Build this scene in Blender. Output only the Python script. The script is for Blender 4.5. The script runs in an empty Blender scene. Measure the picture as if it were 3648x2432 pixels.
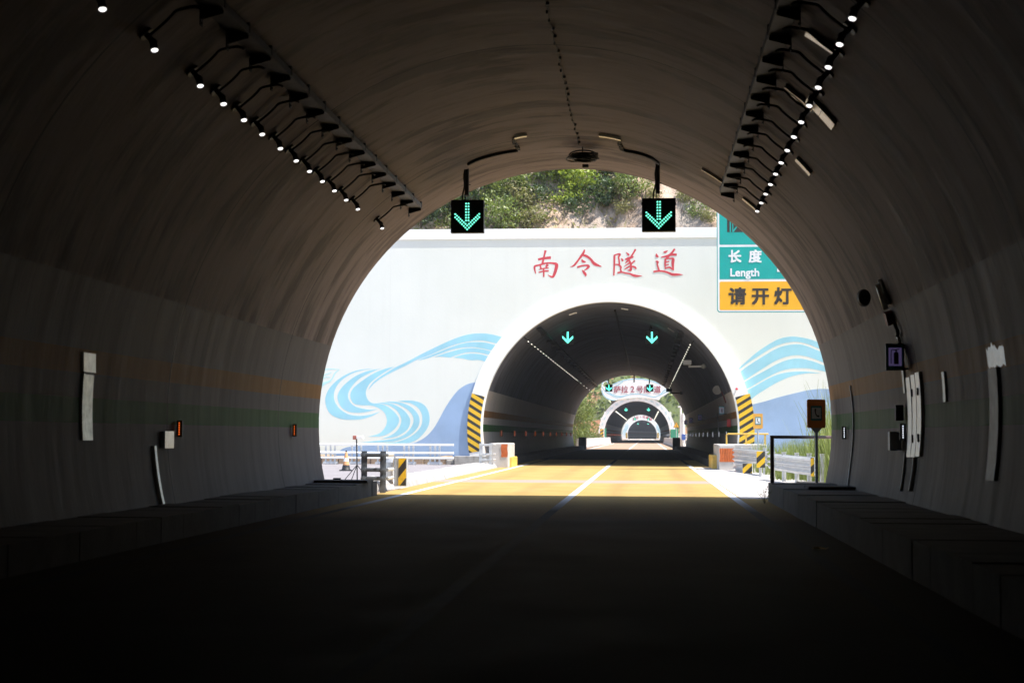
import bpy, bmesh, math, random
from mathutils import Vector, Matrix
from mathutils.geometry import tessellate_polygon
R = math.radians
SC = bpy.context.scene
COL = SC.collection
rng = random.Random(7)

# ------------------------------------------------------------------ camera
EYE = Vector((0.0, 0.0, 1.35))
FPX = 3480.0                                   # focal length in units of a 2352 px wide frame
PITCH = math.atan(214 / FPX)
YAW = math.atan(310 / FPX * math.cos(PITCH))
ROLL = 0.0045
cam = bpy.data.cameras.new('camera')
cam.sensor_width = 36.0
cam.lens = FPX / 2352 * 36.0
cam.clip_start = 0.1
cam.clip_end = 3000
cam.dof.use_dof = True
cam.dof.focus_distance = 62.0
cam.dof.aperture_fstop = 2.8
camo = bpy.data.objects.new('camera', cam)
COL.objects.link(camo)
CAMROT = Matrix.Rotation(YAW, 3, 'Z') @ Matrix.Rotation(math.pi / 2 + PITCH, 3, 'X') @ Matrix.Rotation(ROLL, 3, 'Z')
camo.matrix_world = Matrix.Translation(EYE) @ CAMROT.to_4x4()
SC.camera = camo

# ------------------------------------------------------------------ sun, sky, exposure
SUNDIR = Vector((0.46, -0.12, 0.88)).normalized()      # towards the sun
sun = bpy.data.lights.new('sun', 'SUN')
sun.energy = 4.2
sun.angle = R(0.5)
sun.color = (1.0, 0.95, 0.87)
suno = bpy.data.objects.new('sun', sun)
COL.objects.link(suno)
suno.rotation_euler = SUNDIR.to_track_quat('Z', 'Y').to_euler()
world = bpy.data.worlds.new('World')
SC.world = world
world.use_nodes = True
wn = world.node_tree
wn.nodes.clear()
wo = wn.nodes.new('ShaderNodeOutputWorld')
bg = wn.nodes.new('ShaderNodeBackground')
sky = wn.nodes.new('ShaderNodeTexSky')
sky.sky_type = 'NISHITA'
sky.sun_disc = False
sky.sun_elevation = math.asin(SUNDIR.z)
sky.sun_rotation = math.atan2(SUNDIR.x, SUNDIR.y)
bg.inputs[1].default_value = 0.13
wn.links.new(sky.outputs[0], bg.inputs[0])
wn.links.new(bg.outputs[0], wo.inputs[0])
SC.view_settings.view_transform = 'Standard'
SC.view_settings.look = 'None'
SC.view_settings.exposure = 1.14
SC.view_settings.gamma = 1.0
SC.view_settings.use_curve_mapping = False
SC.cycles.max_bounces = 14
SC.cycles.diffuse_bounces = 9
SC.cycles.glossy_bounces = 4
SC.cycles.sample_clamp_indirect = 8.0

# ------------------------------------------------------------------ measuring helpers
def ray(sx, sy):
    """direction through a point of the photograph (3648 x 2432 pixels)"""
    u, v = sx / 1.55102, sy / 1.55102
    return CAMROT @ Vector(((u - 1176) / FPX, -(v - 784) / FPX, -1.0))

def at(sx, sy, Y):
    d = ray(sx, sy)
    return EYE + d * (Y / d.y)

CX, CZ, RT = -1.62, 1.60, 5.55                 # tunnel axis and radius
def hit(sx, sy, r=RT):
    """point of the tunnel lining (angle, y) behind a point of the photograph"""
    d = ray(sx, sy)
    ox, oz = EYE.x - CX, EYE.z - CZ
    a = d.x * d.x + d.z * d.z
    b = 2 * (ox * d.x + oz * d.z)
    c = ox * ox + oz * oz - r * r
    t = (-b + math.sqrt(b * b - 4 * a * c)) / (2 * a)
    p = EYE + d * t
    a = math.atan2(p.z - CZ, p.x - CX)
    return (a + 2 * math.pi if a < -math.pi / 2 else a), p.y

def lin(a, r, y):
    return Vector((CX + r * math.cos(a), y, CZ + r * math.sin(a)))

def crop(ox, oy, k):
    return lambda u, v: (ox + u / k, oy + v / k)

def catmull(pts, n=5, closed=False):
    out = []
    m = len(pts)
    rngi = range(m) if closed else range(m - 1)
    for i in rngi:
        g = lambda j: pts[j % m] if closed else pts[max(0, min(m - 1, j))]
        p0, p1, p2, p3 = g(i - 1), g(i), g(i + 1), g(i + 2)
        for s in range(n):
            t = s / n
            out.append(tuple(0.5 * (2 * b + (c - a) * t + (2 * a - 5 * b + 4 * c - d) * t * t + (3 * b - a - 3 * c + d) * t ** 3)
                             for a, b, c, d in zip(p0, p1, p2, p3)))
    if not closed:
        out.append(tuple(pts[-1]))
    return out

# ------------------------------------------------------------------ objects
def tag(o, label=None, cat=None, group=None, kind=None):
    if label: o['label'] = label
    if cat: o['category'] = cat
    if group: o['group'] = group
    if kind: o['kind'] = kind
    return o

def thing(name, label, cat, loc=(0, 0, 0), group=None):
    o = bpy.data.objects.new(name, None)
    o.empty_display_size = 0.2
    COL.objects.link(o)
    o.location = loc
    return tag(o, label, cat, group)

def wloc(o):
    v = Vector((0, 0, 0))
    while o is not None:
        v += o.location
        o = o.parent
    return v

class MB:
    def __init__(s):
        s.v, s.f, s.uv = [], [], None
    def quad(s, a, b, c, d):
        n = len(s.v); s.v += [Vector(a), Vector(b), Vector(c), Vector(d)]; s.f.append((n, n + 1, n + 2, n + 3)); return s
    def tri(s, a, b, c):
        n = len(s.v); s.v += [Vector(a), Vector(b), Vector(c)]; s.f.append((n, n + 1, n + 2)); return s
    def box(s, x0, x1, y0, y1, z0, z1, m=None, bev=0.0):
        bm = bmesh.new()
        bmesh.ops.create_cube(bm, size=1.0)
        for v in bm.verts:
            v.co = Vector((x0 + (v.co.x + .5) * (x1 - x0), y0 + (v.co.y + .5) * (y1 - y0), z0 + (v.co.z + .5) * (z1 - z0)))
        if bev > 0:
            bmesh.ops.bevel(bm, geom=list(bm.edges), offset=bev, segments=2, affect='EDGES', profile=.6)
        s.addbm(bm, m)
        return s
    def addbm(s, bm, m=None):
        n = len(s.v)
        bm.verts.index_update()
        s.v += [(m @ v.co) if m else v.co.copy() for v in bm.verts]
        s.f += [tuple(n + v.index for v in f.verts) for f in bm.faces]
        bm.free()
    def ico(s, c, rad, sub=1, jitter=0.0, r_=None):
        bm = bmesh.new()
        bmesh.ops.create_icosphere(bm, subdivisions=sub, radius=1.0)
        rad = Vector(rad) if hasattr(rad, '__len__') else Vector((rad,) * 3)
        q = r_ or rng
        for v in bm.verts:
            k = 1 + q.uniform(-jitter, jitter)
            v.co = Vector(c) + Vector((v.co.x * rad.x * k, v.co.y * rad.y * k, v.co.z * rad.z * k))
        s.addbm(bm)
        return s
    def tube(s, pts, r, n=8, cap=True):
        pts = [Vector(p) for p in pts]
        rs = r if hasattr(r, '__len__') else [r] * len(pts)
        base = len(s.v)
        up = None
        for i, p in enumerate(pts):
            t = (pts[min(i + 1, len(pts) - 1)] - pts[max(i - 1, 0)]).normalized()
            if up is None:
                up = Vector((0, 0, 1)) if abs(t.z) < .9 else Vector((1, 0, 0))
            a = (up - t * up.dot(t))
            if a.length < 1e-5:
                a = Vector((0, 1, 0)) - t * t.y
            a.normalize(); up = a
            b = t.cross(a)
            for k in range(n):
                th = 2 * math.pi * k / n
                s.v.append(p + (a * math.cos(th) + b * math.sin(th)) * rs[i])
        for i in range(len(pts) - 1):
            for k in range(n):
                k2 = (k + 1) % n
                s.f.append((base + i * n + k, base + i * n + k2, base + (i + 1) * n + k2, base + (i + 1) * n + k))
        if cap:
            s.f.append(tuple(base + k for k in reversed(range(n))))
            e = base + (len(pts) - 1) * n
            s.f.append(tuple(e + k for k in range(n)))
        return s
    def prism(s, poly, y0, y1):
        """outline in (x, z), from y0 (front, towards -y) to y1"""
        n = len(s.v)
        m = len(poly)
        tr = tessellate_polygon([[Vector((p[0], p[1], 0)) for p in poly]])
        s.v += [Vector((p[0], y0, p[1])) for p in poly] + [Vector((p[0], y1, p[1])) for p in poly]
        for t in tr:
            a, b, c = (Vector(poly[i] + (0,) if isinstance(poly[i], tuple) else (*poly[i], 0)) for i in t)
            if (b - a).cross(c - a).z < 0:
                t = (t[0], t[2], t[1])
            s.f.append(tuple(n + i for i in t))
            s.f.append(tuple(n + m + i for i in reversed(t)))
        for i in range(m):
            j = (i + 1) % m
            s.f.append((n + i, n + m + i, n + m + j, n + j))
        return s
    def build(s, name, mat, parent=None, origin=None, smooth=False, angle=None):
        base = wloc(parent) if parent is not None else Vector(origin or (0, 0, 0))
        me = bpy.data.meshes.new(name)
        me.from_pydata([v - base for v in s.v], [], s.f)
        if s.uv:
            ul = me.uv_layers.new(name='UVMap')
            for p in me.polygons:
                for li, vi in zip(p.loop_indices, p.vertices):
                    ul.data[li].uv = s.uv[vi]
        me.materials.append(mat)
        if smooth:
            me.polygons.foreach_set('use_smooth', [True] * len(me.polygons))
            if angle:
                me.set_sharp_from_angle(angle=R(angle))
        me.update()
        o = bpy.data.objects.new(name, me)
        COL.objects.link(o)
        if parent is not None:
            o.parent = parent
        else:
            o.location = base
        return o

def copy_tree(o, parent=None):
    c = o.copy()
    COL.objects.link(c)
    c.parent = parent
    for ch in list(o.children):
        copy_tree(ch, c)
    return c

def stroke(pts, n=5):
    """brush stroke: points (x, z, width) -> closed outline in (x, z)"""
    p = catmull(pts, n)
    L, Rr = [], []
    for i, (x, z, w) in enumerate(p):
        a = p[max(i - 1, 0)]; b = p[min(i + 1, len(p) - 1)]
        dx, dz = b[0] - a[0], b[1] - a[1]
        l = math.hypot(dx, dz) or 1e-6
        nx, nz = -dz / l, dx / l
        L.append((x + nx * w / 2, z + nz * w / 2)); Rr.append((x - nx * w / 2, z - nz * w / 2))
    return L + Rr[::-1]

def stroke_mb(mb, pts, y0, y1, n=5):
    """a stroke as strips of quads (safe for strokes that cross themselves)"""
    o = stroke(pts, n); m = len(o) // 2
    for i in range(m - 1):
        a, b, c, d = o[i], o[i + 1], o[2 * m - 2 - i], o[2 * m - 1 - i]
        mb.quad((a[0], y0, a[1]), (b[0], y0, b[1]), (c[0], y0, c[1]), (d[0], y0, d[1]))
        mb.quad((a[0], y0, a[1]), (a[0], y1, a[1]), (b[0], y1, b[1]), (b[0], y0, b[1]))
        mb.quad((d[0], y0, d[1]), (c[0], y0, c[1]), (c[0], y1, c[1]), (d[0], y1, d[1]))
    return mb

def text_obj(body, size, x, y, z, mat, name, parent, bold=0.0, align='CENTER', depth=0.01, sx=1.0):
    cu = bpy.data.curves.new('glyphs', 'FONT')
    cu.body = body; cu.size = size; cu.align_x = align
    cu.extrude = depth; cu.resolution_u = 3
    o = bpy.data.objects.new('glyphs', cu)
    COL.objects.link(o)
    dg = bpy.context.evaluated_depsgraph_get()
    me = bpy.data.meshes.new_from_object(o.evaluated_get(dg))
    bpy.data.objects.remove(o); bpy.data.curves.remove(cu)
    mb = MB()
    for i, (ox, oz) in enumerate(((1, 1), (-1, 1), (-1, -1), (1, -1), (0, 0)) if bold else ((0, 0),)):   # thickened strokes
        n = len(mb.v)
        mb.v += [Vector((x + v.co.x * sx + ox * bold, y - v.co.z - .0007 * i, z + v.co.y + oz * bold)) for v in me.vertices]
        mb.f += [tuple(n + k for k in p.vertices) for p in me.polygons]
    bpy.data.meshes.remove(me)
    return mb.build(name, mat, parent)

ORD = ['first', 'second', 'third', 'fourth', 'fifth', 'sixth', 'seventh', 'eighth', 'ninth', 'tenth', 'eleventh', 'twelfth',
       'thirteenth', 'fourteenth', 'fifteenth', 'sixteenth', 'seventeenth', 'eighteenth', 'nineteenth', 'twentieth',
       'twenty-first', 'twenty-second', 'twenty-third', 'twenty-fourth', 'twenty-fifth', 'twenty-sixth', 'twenty-seventh',
       'twenty-eighth', 'twenty-ninth', 'thirtieth', 'thirty-first', 'thirty-second', 'thirty-third', 'thirty-fourth', 'thirty-fifth']

# ------------------------------------------------------------------ materials
class NT:
    def __init__(s, name):
        s.m = bpy.data.materials.new(name)
        s.m.use_nodes = True
        s.t = s.m.node_tree
        s.b = s.t.nodes['Principled BSDF']
        s.out = s.t.nodes['Material Output']
    def n(s, typ, **kw):
        o = s.t.nodes.new(typ)
        for k, v in kw.items(): setattr(o, k, v)
        return o
    def link(s, a, b): s.t.links.new(a, b)
    def val(s, x, sock):
        if hasattr(x, 'node'): s.link(x, sock)
        else: sock.default_value = x
    def math(s, op, a, b=0.0, c=None, clamp=False):
        o = s.n('ShaderNodeMath', operation=op, use_clamp=clamp)
        s.val(a, o.inputs[0]); s.val(b, o.inputs[1])
        if c is not None: s.val(c, o.inputs[2])
        return o.outputs[0]
    def mix(s, f, a, b, mode='MIX'):
        o = s.n('ShaderNodeMix', data_type='RGBA', blend_type=mode)
        s.val(f, o.inputs[0])
        s.val(a if hasattr(a, 'node') else (*a, 1), o.inputs[6])
        s.val(b if hasattr(b, 'node') else (*b, 1), o.inputs[7])
        return o.outputs[2]
    def noise(s, vec, scale, detail=4, rough=.55):
        o = s.n('ShaderNodeTexNoise')
        o.inputs['Scale'].default_value = scale; o.inputs['Detail'].default_value = detail
        o.inputs['Roughness'].default_value = rough
        if vec is not None: s.link(vec, o.inputs['Vector'])
        return o.outputs[0]
    def rng(s, x, a, b, c, d):
        o = s.n('ShaderNodeMapRange')
        s.link(x, o.inputs[0])
        for i, v in enumerate((a, b, c, d)): o.inputs[i + 1].default_value = v
        return o.outputs[0]
    def scalevec(s, vec, sc):
        o = s.n('ShaderNodeVectorMath', operation='MULTIPLY')
        s.link(vec, o.inputs[0]); o.inputs[1].default_value = sc
        return o.outputs[0]
    def bump(s, h, strength=.3, dist=.02):
        o = s.n('ShaderNodeBump')
        o.inputs['Strength'].default_value = strength; o.inputs['Distance'].default_value = dist
        s.link(h, o.inputs['Height']); s.link(o.outputs[0], s.b.inputs['Normal'])
    def obj(s): return s.n('ShaderNodeTexCoord').outputs['Object']
    def pos(s): return s.n('ShaderNodeNewGeometry').outputs['Position']

def M(name, col, rough=.7, metal=0.0, var=.18, scale=4.0, bump=0.0, dirt=0.0, dirtcol=(.08, .06, .05)):
    t = NT(name)
    v = t.pos()
    f = t.noise(v, scale, 5)
    c = t.mix(t.rng(f, .3, .7, 0, 1), tuple(x * (1 - var) for x in col), tuple(min(1, x * (1 + var)) for x in col))
    if dirt > 0:
        g = t.noise(t.scalevec(v, (1.6, 1.6, .6)), scale * 1.7, 6, .65)
        c = t.mix(t.math('MULTIPLY', t.rng(g, .5, .72, 0, 1), dirt), c, dirtcol)
    t.link(c, t.b.inputs['Base Color'])
    t.b.inputs['Roughness'].default_value = rough
    t.b.inputs['Metallic'].default_value = metal
    if bump > 0: t.bump(t.noise(v, scale * 6, 5), bump)
    return t.m

def E(name, col, strength):
    t = NT(name)
    t.b.inputs['Base Color'].default_value = (.6, .6, .6, 1)
    f = t.noise(t.obj(), 20.0, 2)
    c = t.mix(f, col, tuple(x * .9 for x in col))
    t.link(c, t.b.inputs['Emission Color'])
    t.b.inputs['Emission Strength'].default_value = strength
    return t.m

def lining_mat(name, upper, lower, stain=1.0):
    t = NT(name)
    sp = t.n('ShaderNodeSeparateXYZ'); t.link(t.pos(), sp.inputs[0]); z = sp.outputs[2]
    uv = t.n('ShaderNodeUVMap').outputs[0]
    su = t.n('ShaderNodeSeparateXYZ'); t.link(uv, su.inputs[0]); u = su.outputs[0]
    s1 = t.noise(t.scalevec(uv, (1.35, .34, 1)), 1.0, 7, .62)        # soot smears drawn out along the arch
    s2 = t.noise(t.scalevec(uv, (.22, .16, 1)), 1.0, 3, .5)
    s3 = t.noise(t.scalevec(uv, (5.0, .8, 1)), 1.0, 5, .65)
    st = t.math('MULTIPLY', t.rng(s1, .505, .58, 0, 1), t.rng(s2, .38, .58, .35, 1))
    st = t.math('ADD', st, t.math('MULTIPLY', t.rng(s3, .50, .68, 0, 1), .55), clamp=True)
    up = t.mix(t.math('MULTIPLY', st, .92 * stain), upper, tuple(x * .09 for x in upper))
    up = t.mix(t.rng(s2, .35, .65, 0, .5), up, tuple(x * 1.35 for x in upper))
    gl = t.math('MULTIPLY', t.rng(z, 3.3, 5.4, 1, 0), t.rng(s1, .40, .58, .25, .8))                       # grime that collects along the paint edge
    up = t.mix(t.math('MULTIPLY', gl, .75 * stain), up, tuple(x * .16 for x in upper))
    dr = t.noise(t.scalevec(uv, (3.2, .28, 1)), 1.0, 6, .7)         # run marks down the painted wall
    lo = t.mix(t.math('MULTIPLY', t.rng(dr, .48, .75, 0, 1), .45), lower, tuple(x * .42 for x in lower))
    ob = t.mix(t.math('MULTIPLY', t.rng(dr, .45, .75, 0, 1), .4), (.24, .115, .030), (.13, .066, .024))
    gb = t.mix(t.math('MULTIPLY', t.rng(dr, .45, .75, 0, 1), .5), (.040, .115, .032), (.022, .05, .020))
    def band(a, b):
        return t.math('MULTIPLY', t.math('GREATER_THAN', z, a), t.math('LESS_THAN', z, b))
    c = t.mix(band(2.11, 2.41), lo, ob)
    c = t.mix(band(1.48, 1.80), c, gb)
    c = t.mix(t.math('MULTIPLY', t.rng(z, .1, .75, 1, 0), t.rng(s3, .3, .6, .3, .9)), c, (.10, .095, .09))   # splash dirt along the foot
    c = t.mix(t.math('GREATER_THAN', z, 3.28), c, up)
    j = t.math('FRACT', t.math('DIVIDE', t.math('ADD', u, 6.9 * 200 - 22.2), 6.9))
    c = t.mix(t.math('MULTIPLY', t.math('LESS_THAN', j, .0065), .8), c, (.03, .028, .026))                   # casting joints
    t.link(c, t.b.inputs['Base Color'])
    t.link(t.math('ADD', t.math('MULTIPLY', t.math('GREATER_THAN', z, 3.28), .08), t.rng(dr, .3, .7, .56, .72)), t.b.inputs['Roughness'])
    t.b.inputs['Specular IOR Level'].default_value = .16
    t.bump(t.math('ADD', s3, t.math('MULTIPLY', s1, 2.0)), .25, .03)
    return t.m

def hazard_mat(name, sx, period=.34, duty=.56, slope=.62, worn=.0):
    t = NT(name)
    sp = t.n('ShaderNodeSeparateXYZ'); t.link(t.pos(), sp.inputs[0])
    k = t.math('ADD', sp.outputs[2], t.math('MULTIPLY', sp.outputs[0], slope * sx))
    f = t.math('FRACT', t.math('DIVIDE', t.math('ADD', k, 100.0), period))
    n = t.noise(t.pos(), 9, 5)
    y = t.mix(t.rng(n, .4, .7, 0, .35 + worn), (.86, .52, .015), (.55, .36, .06))
    c = t.mix(t.math('LESS_THAN', f, duty), t.mix(n, (.02, .02, .02), (.05, .048, .045)), y)
    t.link(c, t.b.inputs['Base Color'])
    t.b.inputs['Roughness'].default_value = .5
    return t.m

def leaf_mat(name, a, b, trans=.35):
    t = NT(name)
    g = t.n('ShaderNodeNewGeometry')
    n = t.noise(g.outputs['Position'], .9, 3)
    c = t.mix(t.math('ADD', t.math('MULTIPLY', g.outputs['Random Per Island'], .7), t.rng(n, .3, .7, -.1, .4), clamp=True), a, b)
    d = t.n('ShaderNodeBsdfDiffuse'); tr = t.n('ShaderNodeBsdfTranslucent'); mx = t.n('ShaderNodeMixShader')
    gl = t.n('ShaderNodeBsdfGlossy'); gl.inputs['Roughness'].default_value = .45; mx2 = t.n('ShaderNodeMixShader')
    mx2.inputs[0].default_value = .05
    t.link(c, d.inputs[0]); t.link(t.mix(.5, c, (.25, .35, .03)), tr.inputs[0])
    mx.inputs[0].default_value = trans
    t.link(d.outputs[0], mx.inputs[1]); t.link(tr.outputs[0], mx.inputs[2])
    t.link(mx.outputs[0], mx2.inputs[1]); t.link(gl.outputs[0], mx2.inputs[2])
    t.link(mx2.outputs[0], t.out.inputs['Surface'])
    return t.m

m_lin1 = lining_mat('stained concrete lining', (.265, .205, .178), (.142, .128, .124))
m_lin2 = lining_mat('dark painted lining', (.135, .142, .178), (.46, .42, .395), .8)  # dark blue paint, with the bluish glare veil put into its colour
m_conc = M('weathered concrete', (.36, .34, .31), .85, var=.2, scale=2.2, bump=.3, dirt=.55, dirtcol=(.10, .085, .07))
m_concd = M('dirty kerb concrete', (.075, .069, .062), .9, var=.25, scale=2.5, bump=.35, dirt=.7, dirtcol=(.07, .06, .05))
m_concl = M('pale concrete', (.52, .49, .46), .85, var=.12, scale=1.3, bump=.25, dirt=.3, dirtcol=(.27, .22, .18))
def wall_mat():
    t = NT('pale wall paint')
    v = t.pos(); sp = t.n('ShaderNodeSeparateXYZ'); t.link(v, sp.inputs[0]); x, y, z = sp.outputs
    n1 = t.noise(v, .35, 5); n2 = t.noise(t.scalevec(v, (2.2, 1, .10)), 1.0, 6, .65); n3 = t.noise(v, 9, 5)
    c = t.mix(t.rng(n1, .3, .7, 0, 1), (.765, .785, .72), (.815, .83, .77))
    c = t.mix(t.math('MULTIPLY', t.rng(n2, .52, .72, 0, .10), t.rng(z, 2, 10, .5, 1)), c, (.50, .49, .45))     # rain streaks below the cornice
    jx = t.math('LESS_THAN', t.math('FRACT', t.math('DIVIDE', t.math('ADD', x, 101.3), 3.6)), .010)
    c = t.mix(t.math('MULTIPLY', jx, .07), c, (.45, .44, .42))                         # pour joints under the paint
    c = t.mix(t.rng(z, .1, .7, .4, 0), c, (.45, .40, .33))
    t.link(c, t.b.inputs['Base Color']); t.b.inputs['Roughness'].default_value = .8
    t.bump(t.math('ADD', n3, t.math('MULTIPLY', n1, 2.0)), .15, .02)
    return t.m
m_wall = wall_mat()
m_white = M('white portal paint', (.90, .91, .89), .7, var=.02, scale=.5, dirt=.06, dirtcol=(.6, .6, .58))
m_aqua = M('light blue mural paint', (.34, .66, .77), .75, var=.12, scale=.7, dirt=.3, dirtcol=(.42, .62, .80))
m_blue = M('mid blue mural paint', (.30, .43, .63), .75, var=.12, scale=.7, dirt=.3, dirtcol=(.36, .48, .66))
m_mint = M('pale mint mural paint', (.50, .78, .78), .7, var=.05, scale=1)
m_red = M('red lettering paint', (.62, .058, .075), .5, var=.10, scale=3)
m_dred = M('dark red lettering paint', (.40, .05, .09), .6, var=.1, scale=2)
m_black = M('black powder coat', (.018, .018, .020), .55, var=.3, scale=6)
m_blackm = M('dark cable jacket', (.012, .012, .013), .6, var=.3, scale=20)
m_steel = M('galvanised steel', (.60, .61, .62), .45, .45, var=.12, scale=7, dirt=.35, dirtcol=(.20, .19, .18))
m_steelp = M('grey painted steel', (.48, .52, .57), .5, .2, var=.15, scale=6, dirt=.3, dirtcol=(.08, .07, .06))
m_beam = M('bright rail beam steel', (.68, .69, .70), .38, .5, var=.08, scale=3, dirt=.15, dirtcol=(.35, .33, .30))
m_trayp = M('dusty cable tray', (.10, .098, .10), .6, .2, var=.2, scale=6)
m_bright = M('bright metal duct', (.62, .60, .56), .33, .85, var=.10, scale=7, dirt=.35, dirtcol=(.22, .18, .13))
m_whitemetal = M('chipped bare duct metal', (.40, .40, .37), .33, .8, var=.25, scale=9, dirt=.9, dirtcol=(.16, .15, .12))
m_dull = M('dull grey duct metal', (.10, .10, .095), .5, .3, var=.35, scale=7, dirt=.6, dirtcol=(.05, .045, .04))
m_patch = M('glossy white patch', (.80, .80, .76), .28, .35, var=.12, scale=8, dirt=.4, dirtcol=(.35, .34, .30))
m_tealsign = M('teal sign sheeting', (.0, .37, .33), .45, var=.05, scale=1.5)
m_yelsign = M('amber sign sheeting', (.86, .44, .012), .45, var=.05, scale=1.5)
m_signwhite = M('white sign sheeting', (.80, .82, .84), .45, var=.04, scale=2)
m_signblack = M('brown black sign film', (.035, .028, .022), .5, var=.1, scale=3)
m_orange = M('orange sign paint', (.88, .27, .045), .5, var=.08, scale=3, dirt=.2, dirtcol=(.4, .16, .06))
m_orange2 = M('sunlit orange sign paint', (.80, .40, .07), .5, var=.08, scale=3)  # lighter copy of the sign orange, sunlight put into its colour
m_ref = M('rusty orange reflector', (.56, .15, .045), .4, var=.2, scale=5)
m_brown = M('brown rail paint', (.09, .055, .05), .5, .1, var=.3, scale=9)
m_yelpaint = M('yellow rail paint', (.78, .50, .10), .5, var=.1, scale=6, dirt=.3, dirtcol=(.4, .25, .08))
m_lamp = E('lit lamp glass', (1.0, .97, .95), .9)
m_lampfar = E('lit warm lamp glass', (1.0, .92, .78), .8)
m_green = E('lit green diodes', (.16, 1.0, .66), .85)
m_greenfar = E('brighter lit green diodes', (.10, 1.0, .68), 3.2)
m_amber = E('lit amber diodes', (1.0, .16, .02), .6)
m_wled = E('lit white diodes', (.85, .90, 1.0), .8)
m_violet = E('backlit violet panel', (.26, .20, .50), .07)
m_dimgreen = M('unlit diodes', (.004, .05, .035), .25, var=.2)
m_panel = M('signal face black', (.006, .010, .010), .45, var=.3, scale=5)
m_darkred = M('dark red alarm box', (.16, .02, .015), .5, var=.2, scale=6)
m_cone = M('faded cone rubber', (.70, .34, .15), .6, var=.12, scale=9)
m_tealborder = M('teal border film', (.02, .26, .27), .5, var=.06)
m_bark = M('grey brown bark', (.17, .13, .10), .9, var=.3, scale=5, bump=.4)
m_greenpanel = M('green plastic panel', (.04, .33, .19), .5, var=.15, scale=5)
def line_mat():
    t = NT('white road paint')
    sp = t.n('ShaderNodeSeparateXYZ'); t.link(t.pos(), sp.inputs[0]); y = sp.outputs[1]
    n = t.noise(t.pos(), 4.0, 6, .7)
    c = t.mix(t.rng(n, .45, .7, 0, .5), (.72, .71, .69), (.40, .36, .30))
    blk = t.math('ADD', t.rng(y, 27, 34, 1, 0), t.math('MULTIPLY', t.math('GREATER_THAN', y, 70), t.rng(y, 130, 146, 1, 0)), clamp=True)   # tunnel shade painted into the line colour
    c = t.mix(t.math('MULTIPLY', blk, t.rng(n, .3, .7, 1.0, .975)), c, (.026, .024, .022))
    t.link(c, t.b.inputs['Base Color']); t.b.inputs['Roughness'].default_value = .8; t.b.inputs['Specular IOR Level'].default_value = .04
    return t.m
m_line = line_mat()
m_apron = M('sun bleached concrete apron', (.50, .47, .45), .85, var=.10, scale=.7, bump=.15, dirt=.25, dirtcol=(.33, .28, .24))
m_lot = M('worn pale asphalt', (.25, .23, .24), .9, var=.12, scale=1.2, bump=.2, dirt=.25, dirtcol=(.15, .14, .145))
m_dirt = M('dry soil', (.32, .23, .16), .95, var=.25, scale=.35, bump=.4, dirt=.5, dirtcol=(.12, .13, .05))
m_leafa = leaf_mat('bright yellow green leaves', (.20, .29, .035), (.42, .48, .055))
m_leafb = leaf_mat('mid green leaves', (.09, .15, .032), (.26, .30, .075))
m_leafc = leaf_mat('deep green leaves', (.025, .055, .022), (.075, .12, .040), .2)
m_leafd = leaf_mat('dry olive leaves', (.17, .17, .06), (.36, .31, .14))
m_grass = leaf_mat('pale green grass blades', (.12, .17, .035), (.36, .40, .13))

def road_mat():
    t = NT('coated road')
    sp = t.n('ShaderNodeSeparateXYZ'); t.link(t.pos(), sp.inputs[0]); y = sp.outputs[1]; x = sp.outputs[0]
    v = t.pos()
    n1 = t.noise(v, .8, 5); n2 = t.noise(v, 14, 6, .7); n3 = t.noise(t.scalevec(v, (1.4, .06, 1)), 1.0, 5)
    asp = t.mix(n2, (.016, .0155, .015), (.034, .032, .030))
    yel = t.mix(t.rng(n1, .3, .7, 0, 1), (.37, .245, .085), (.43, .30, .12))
    yel = t.mix(t.rng(n3, .5, .75, 0, .45), yel, (.30, .21, .09))
    tr = 0.0
    for xc in (-4.5, -2.75, -.65, 1.05):
        tr = t.math('MAXIMUM', tr, t.rng(t.math('ABSOLUTE', t.math('SUBTRACT', t.math('ADD', x, t.math('MULTIPLY', n1, .35)), xc + .17)), .05, .42, 1, 0))
    yel = t.mix(t.math('MULTIPLY', tr, t.rng(n3, .35, .6, .12, .42)), yel, (.24, .165, .075))   # tyre tracks
    pt = t.noise(t.scalevec(v, (.5, .22, 1)), 1.0, 2)
    yel = t.mix(t.rng(pt, .60, .615, 0, .22), yel, (.44, .31, .13))                              # relaid patches
    ora = t.mix(n1, (.50, .30, .17), (.60, .38, .22))
    def rngy(a, b): return t.math('MULTIPLY', t.math('GREATER_THAN', y, a), t.math('LESS_THAN', y, b))
    c = t.mix(t.math('MULTIPLY', rngy(-200, 84), t.rng(y, 24, 33.4, .06, 1)), asp, yel)  # coating fades to asphalt inside the near tunnel, with its shade in the colour
    c = t.mix(rngy(43.0, 45.6), c, t.mix(n2, (.30, .245, .20), (.35, .295, .245)))
    st = t.math('MULTIPLY', t.math('LESS_THAN', t.math('FRACT', t.math('DIVIDE', y, 13.0)), .5), .8)
    g2 = t.mix(st, ora, (.15, .15, .18))
    c = t.mix(rngy(140, 270), c, g2)
    c = t.mix(rngy(430, 590), c, (.42, .36, .31))
    t.link(c, t.b.inputs['Base Color'])
    t.link(t.rng(n1, .3, .7, .75, .9), t.b.inputs['Roughness'])
    t.b.inputs['Specular IOR Level'].default_value = .03
    t.bump(n2, .25, .01)
    return t.m
m_road = road_mat()

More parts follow.
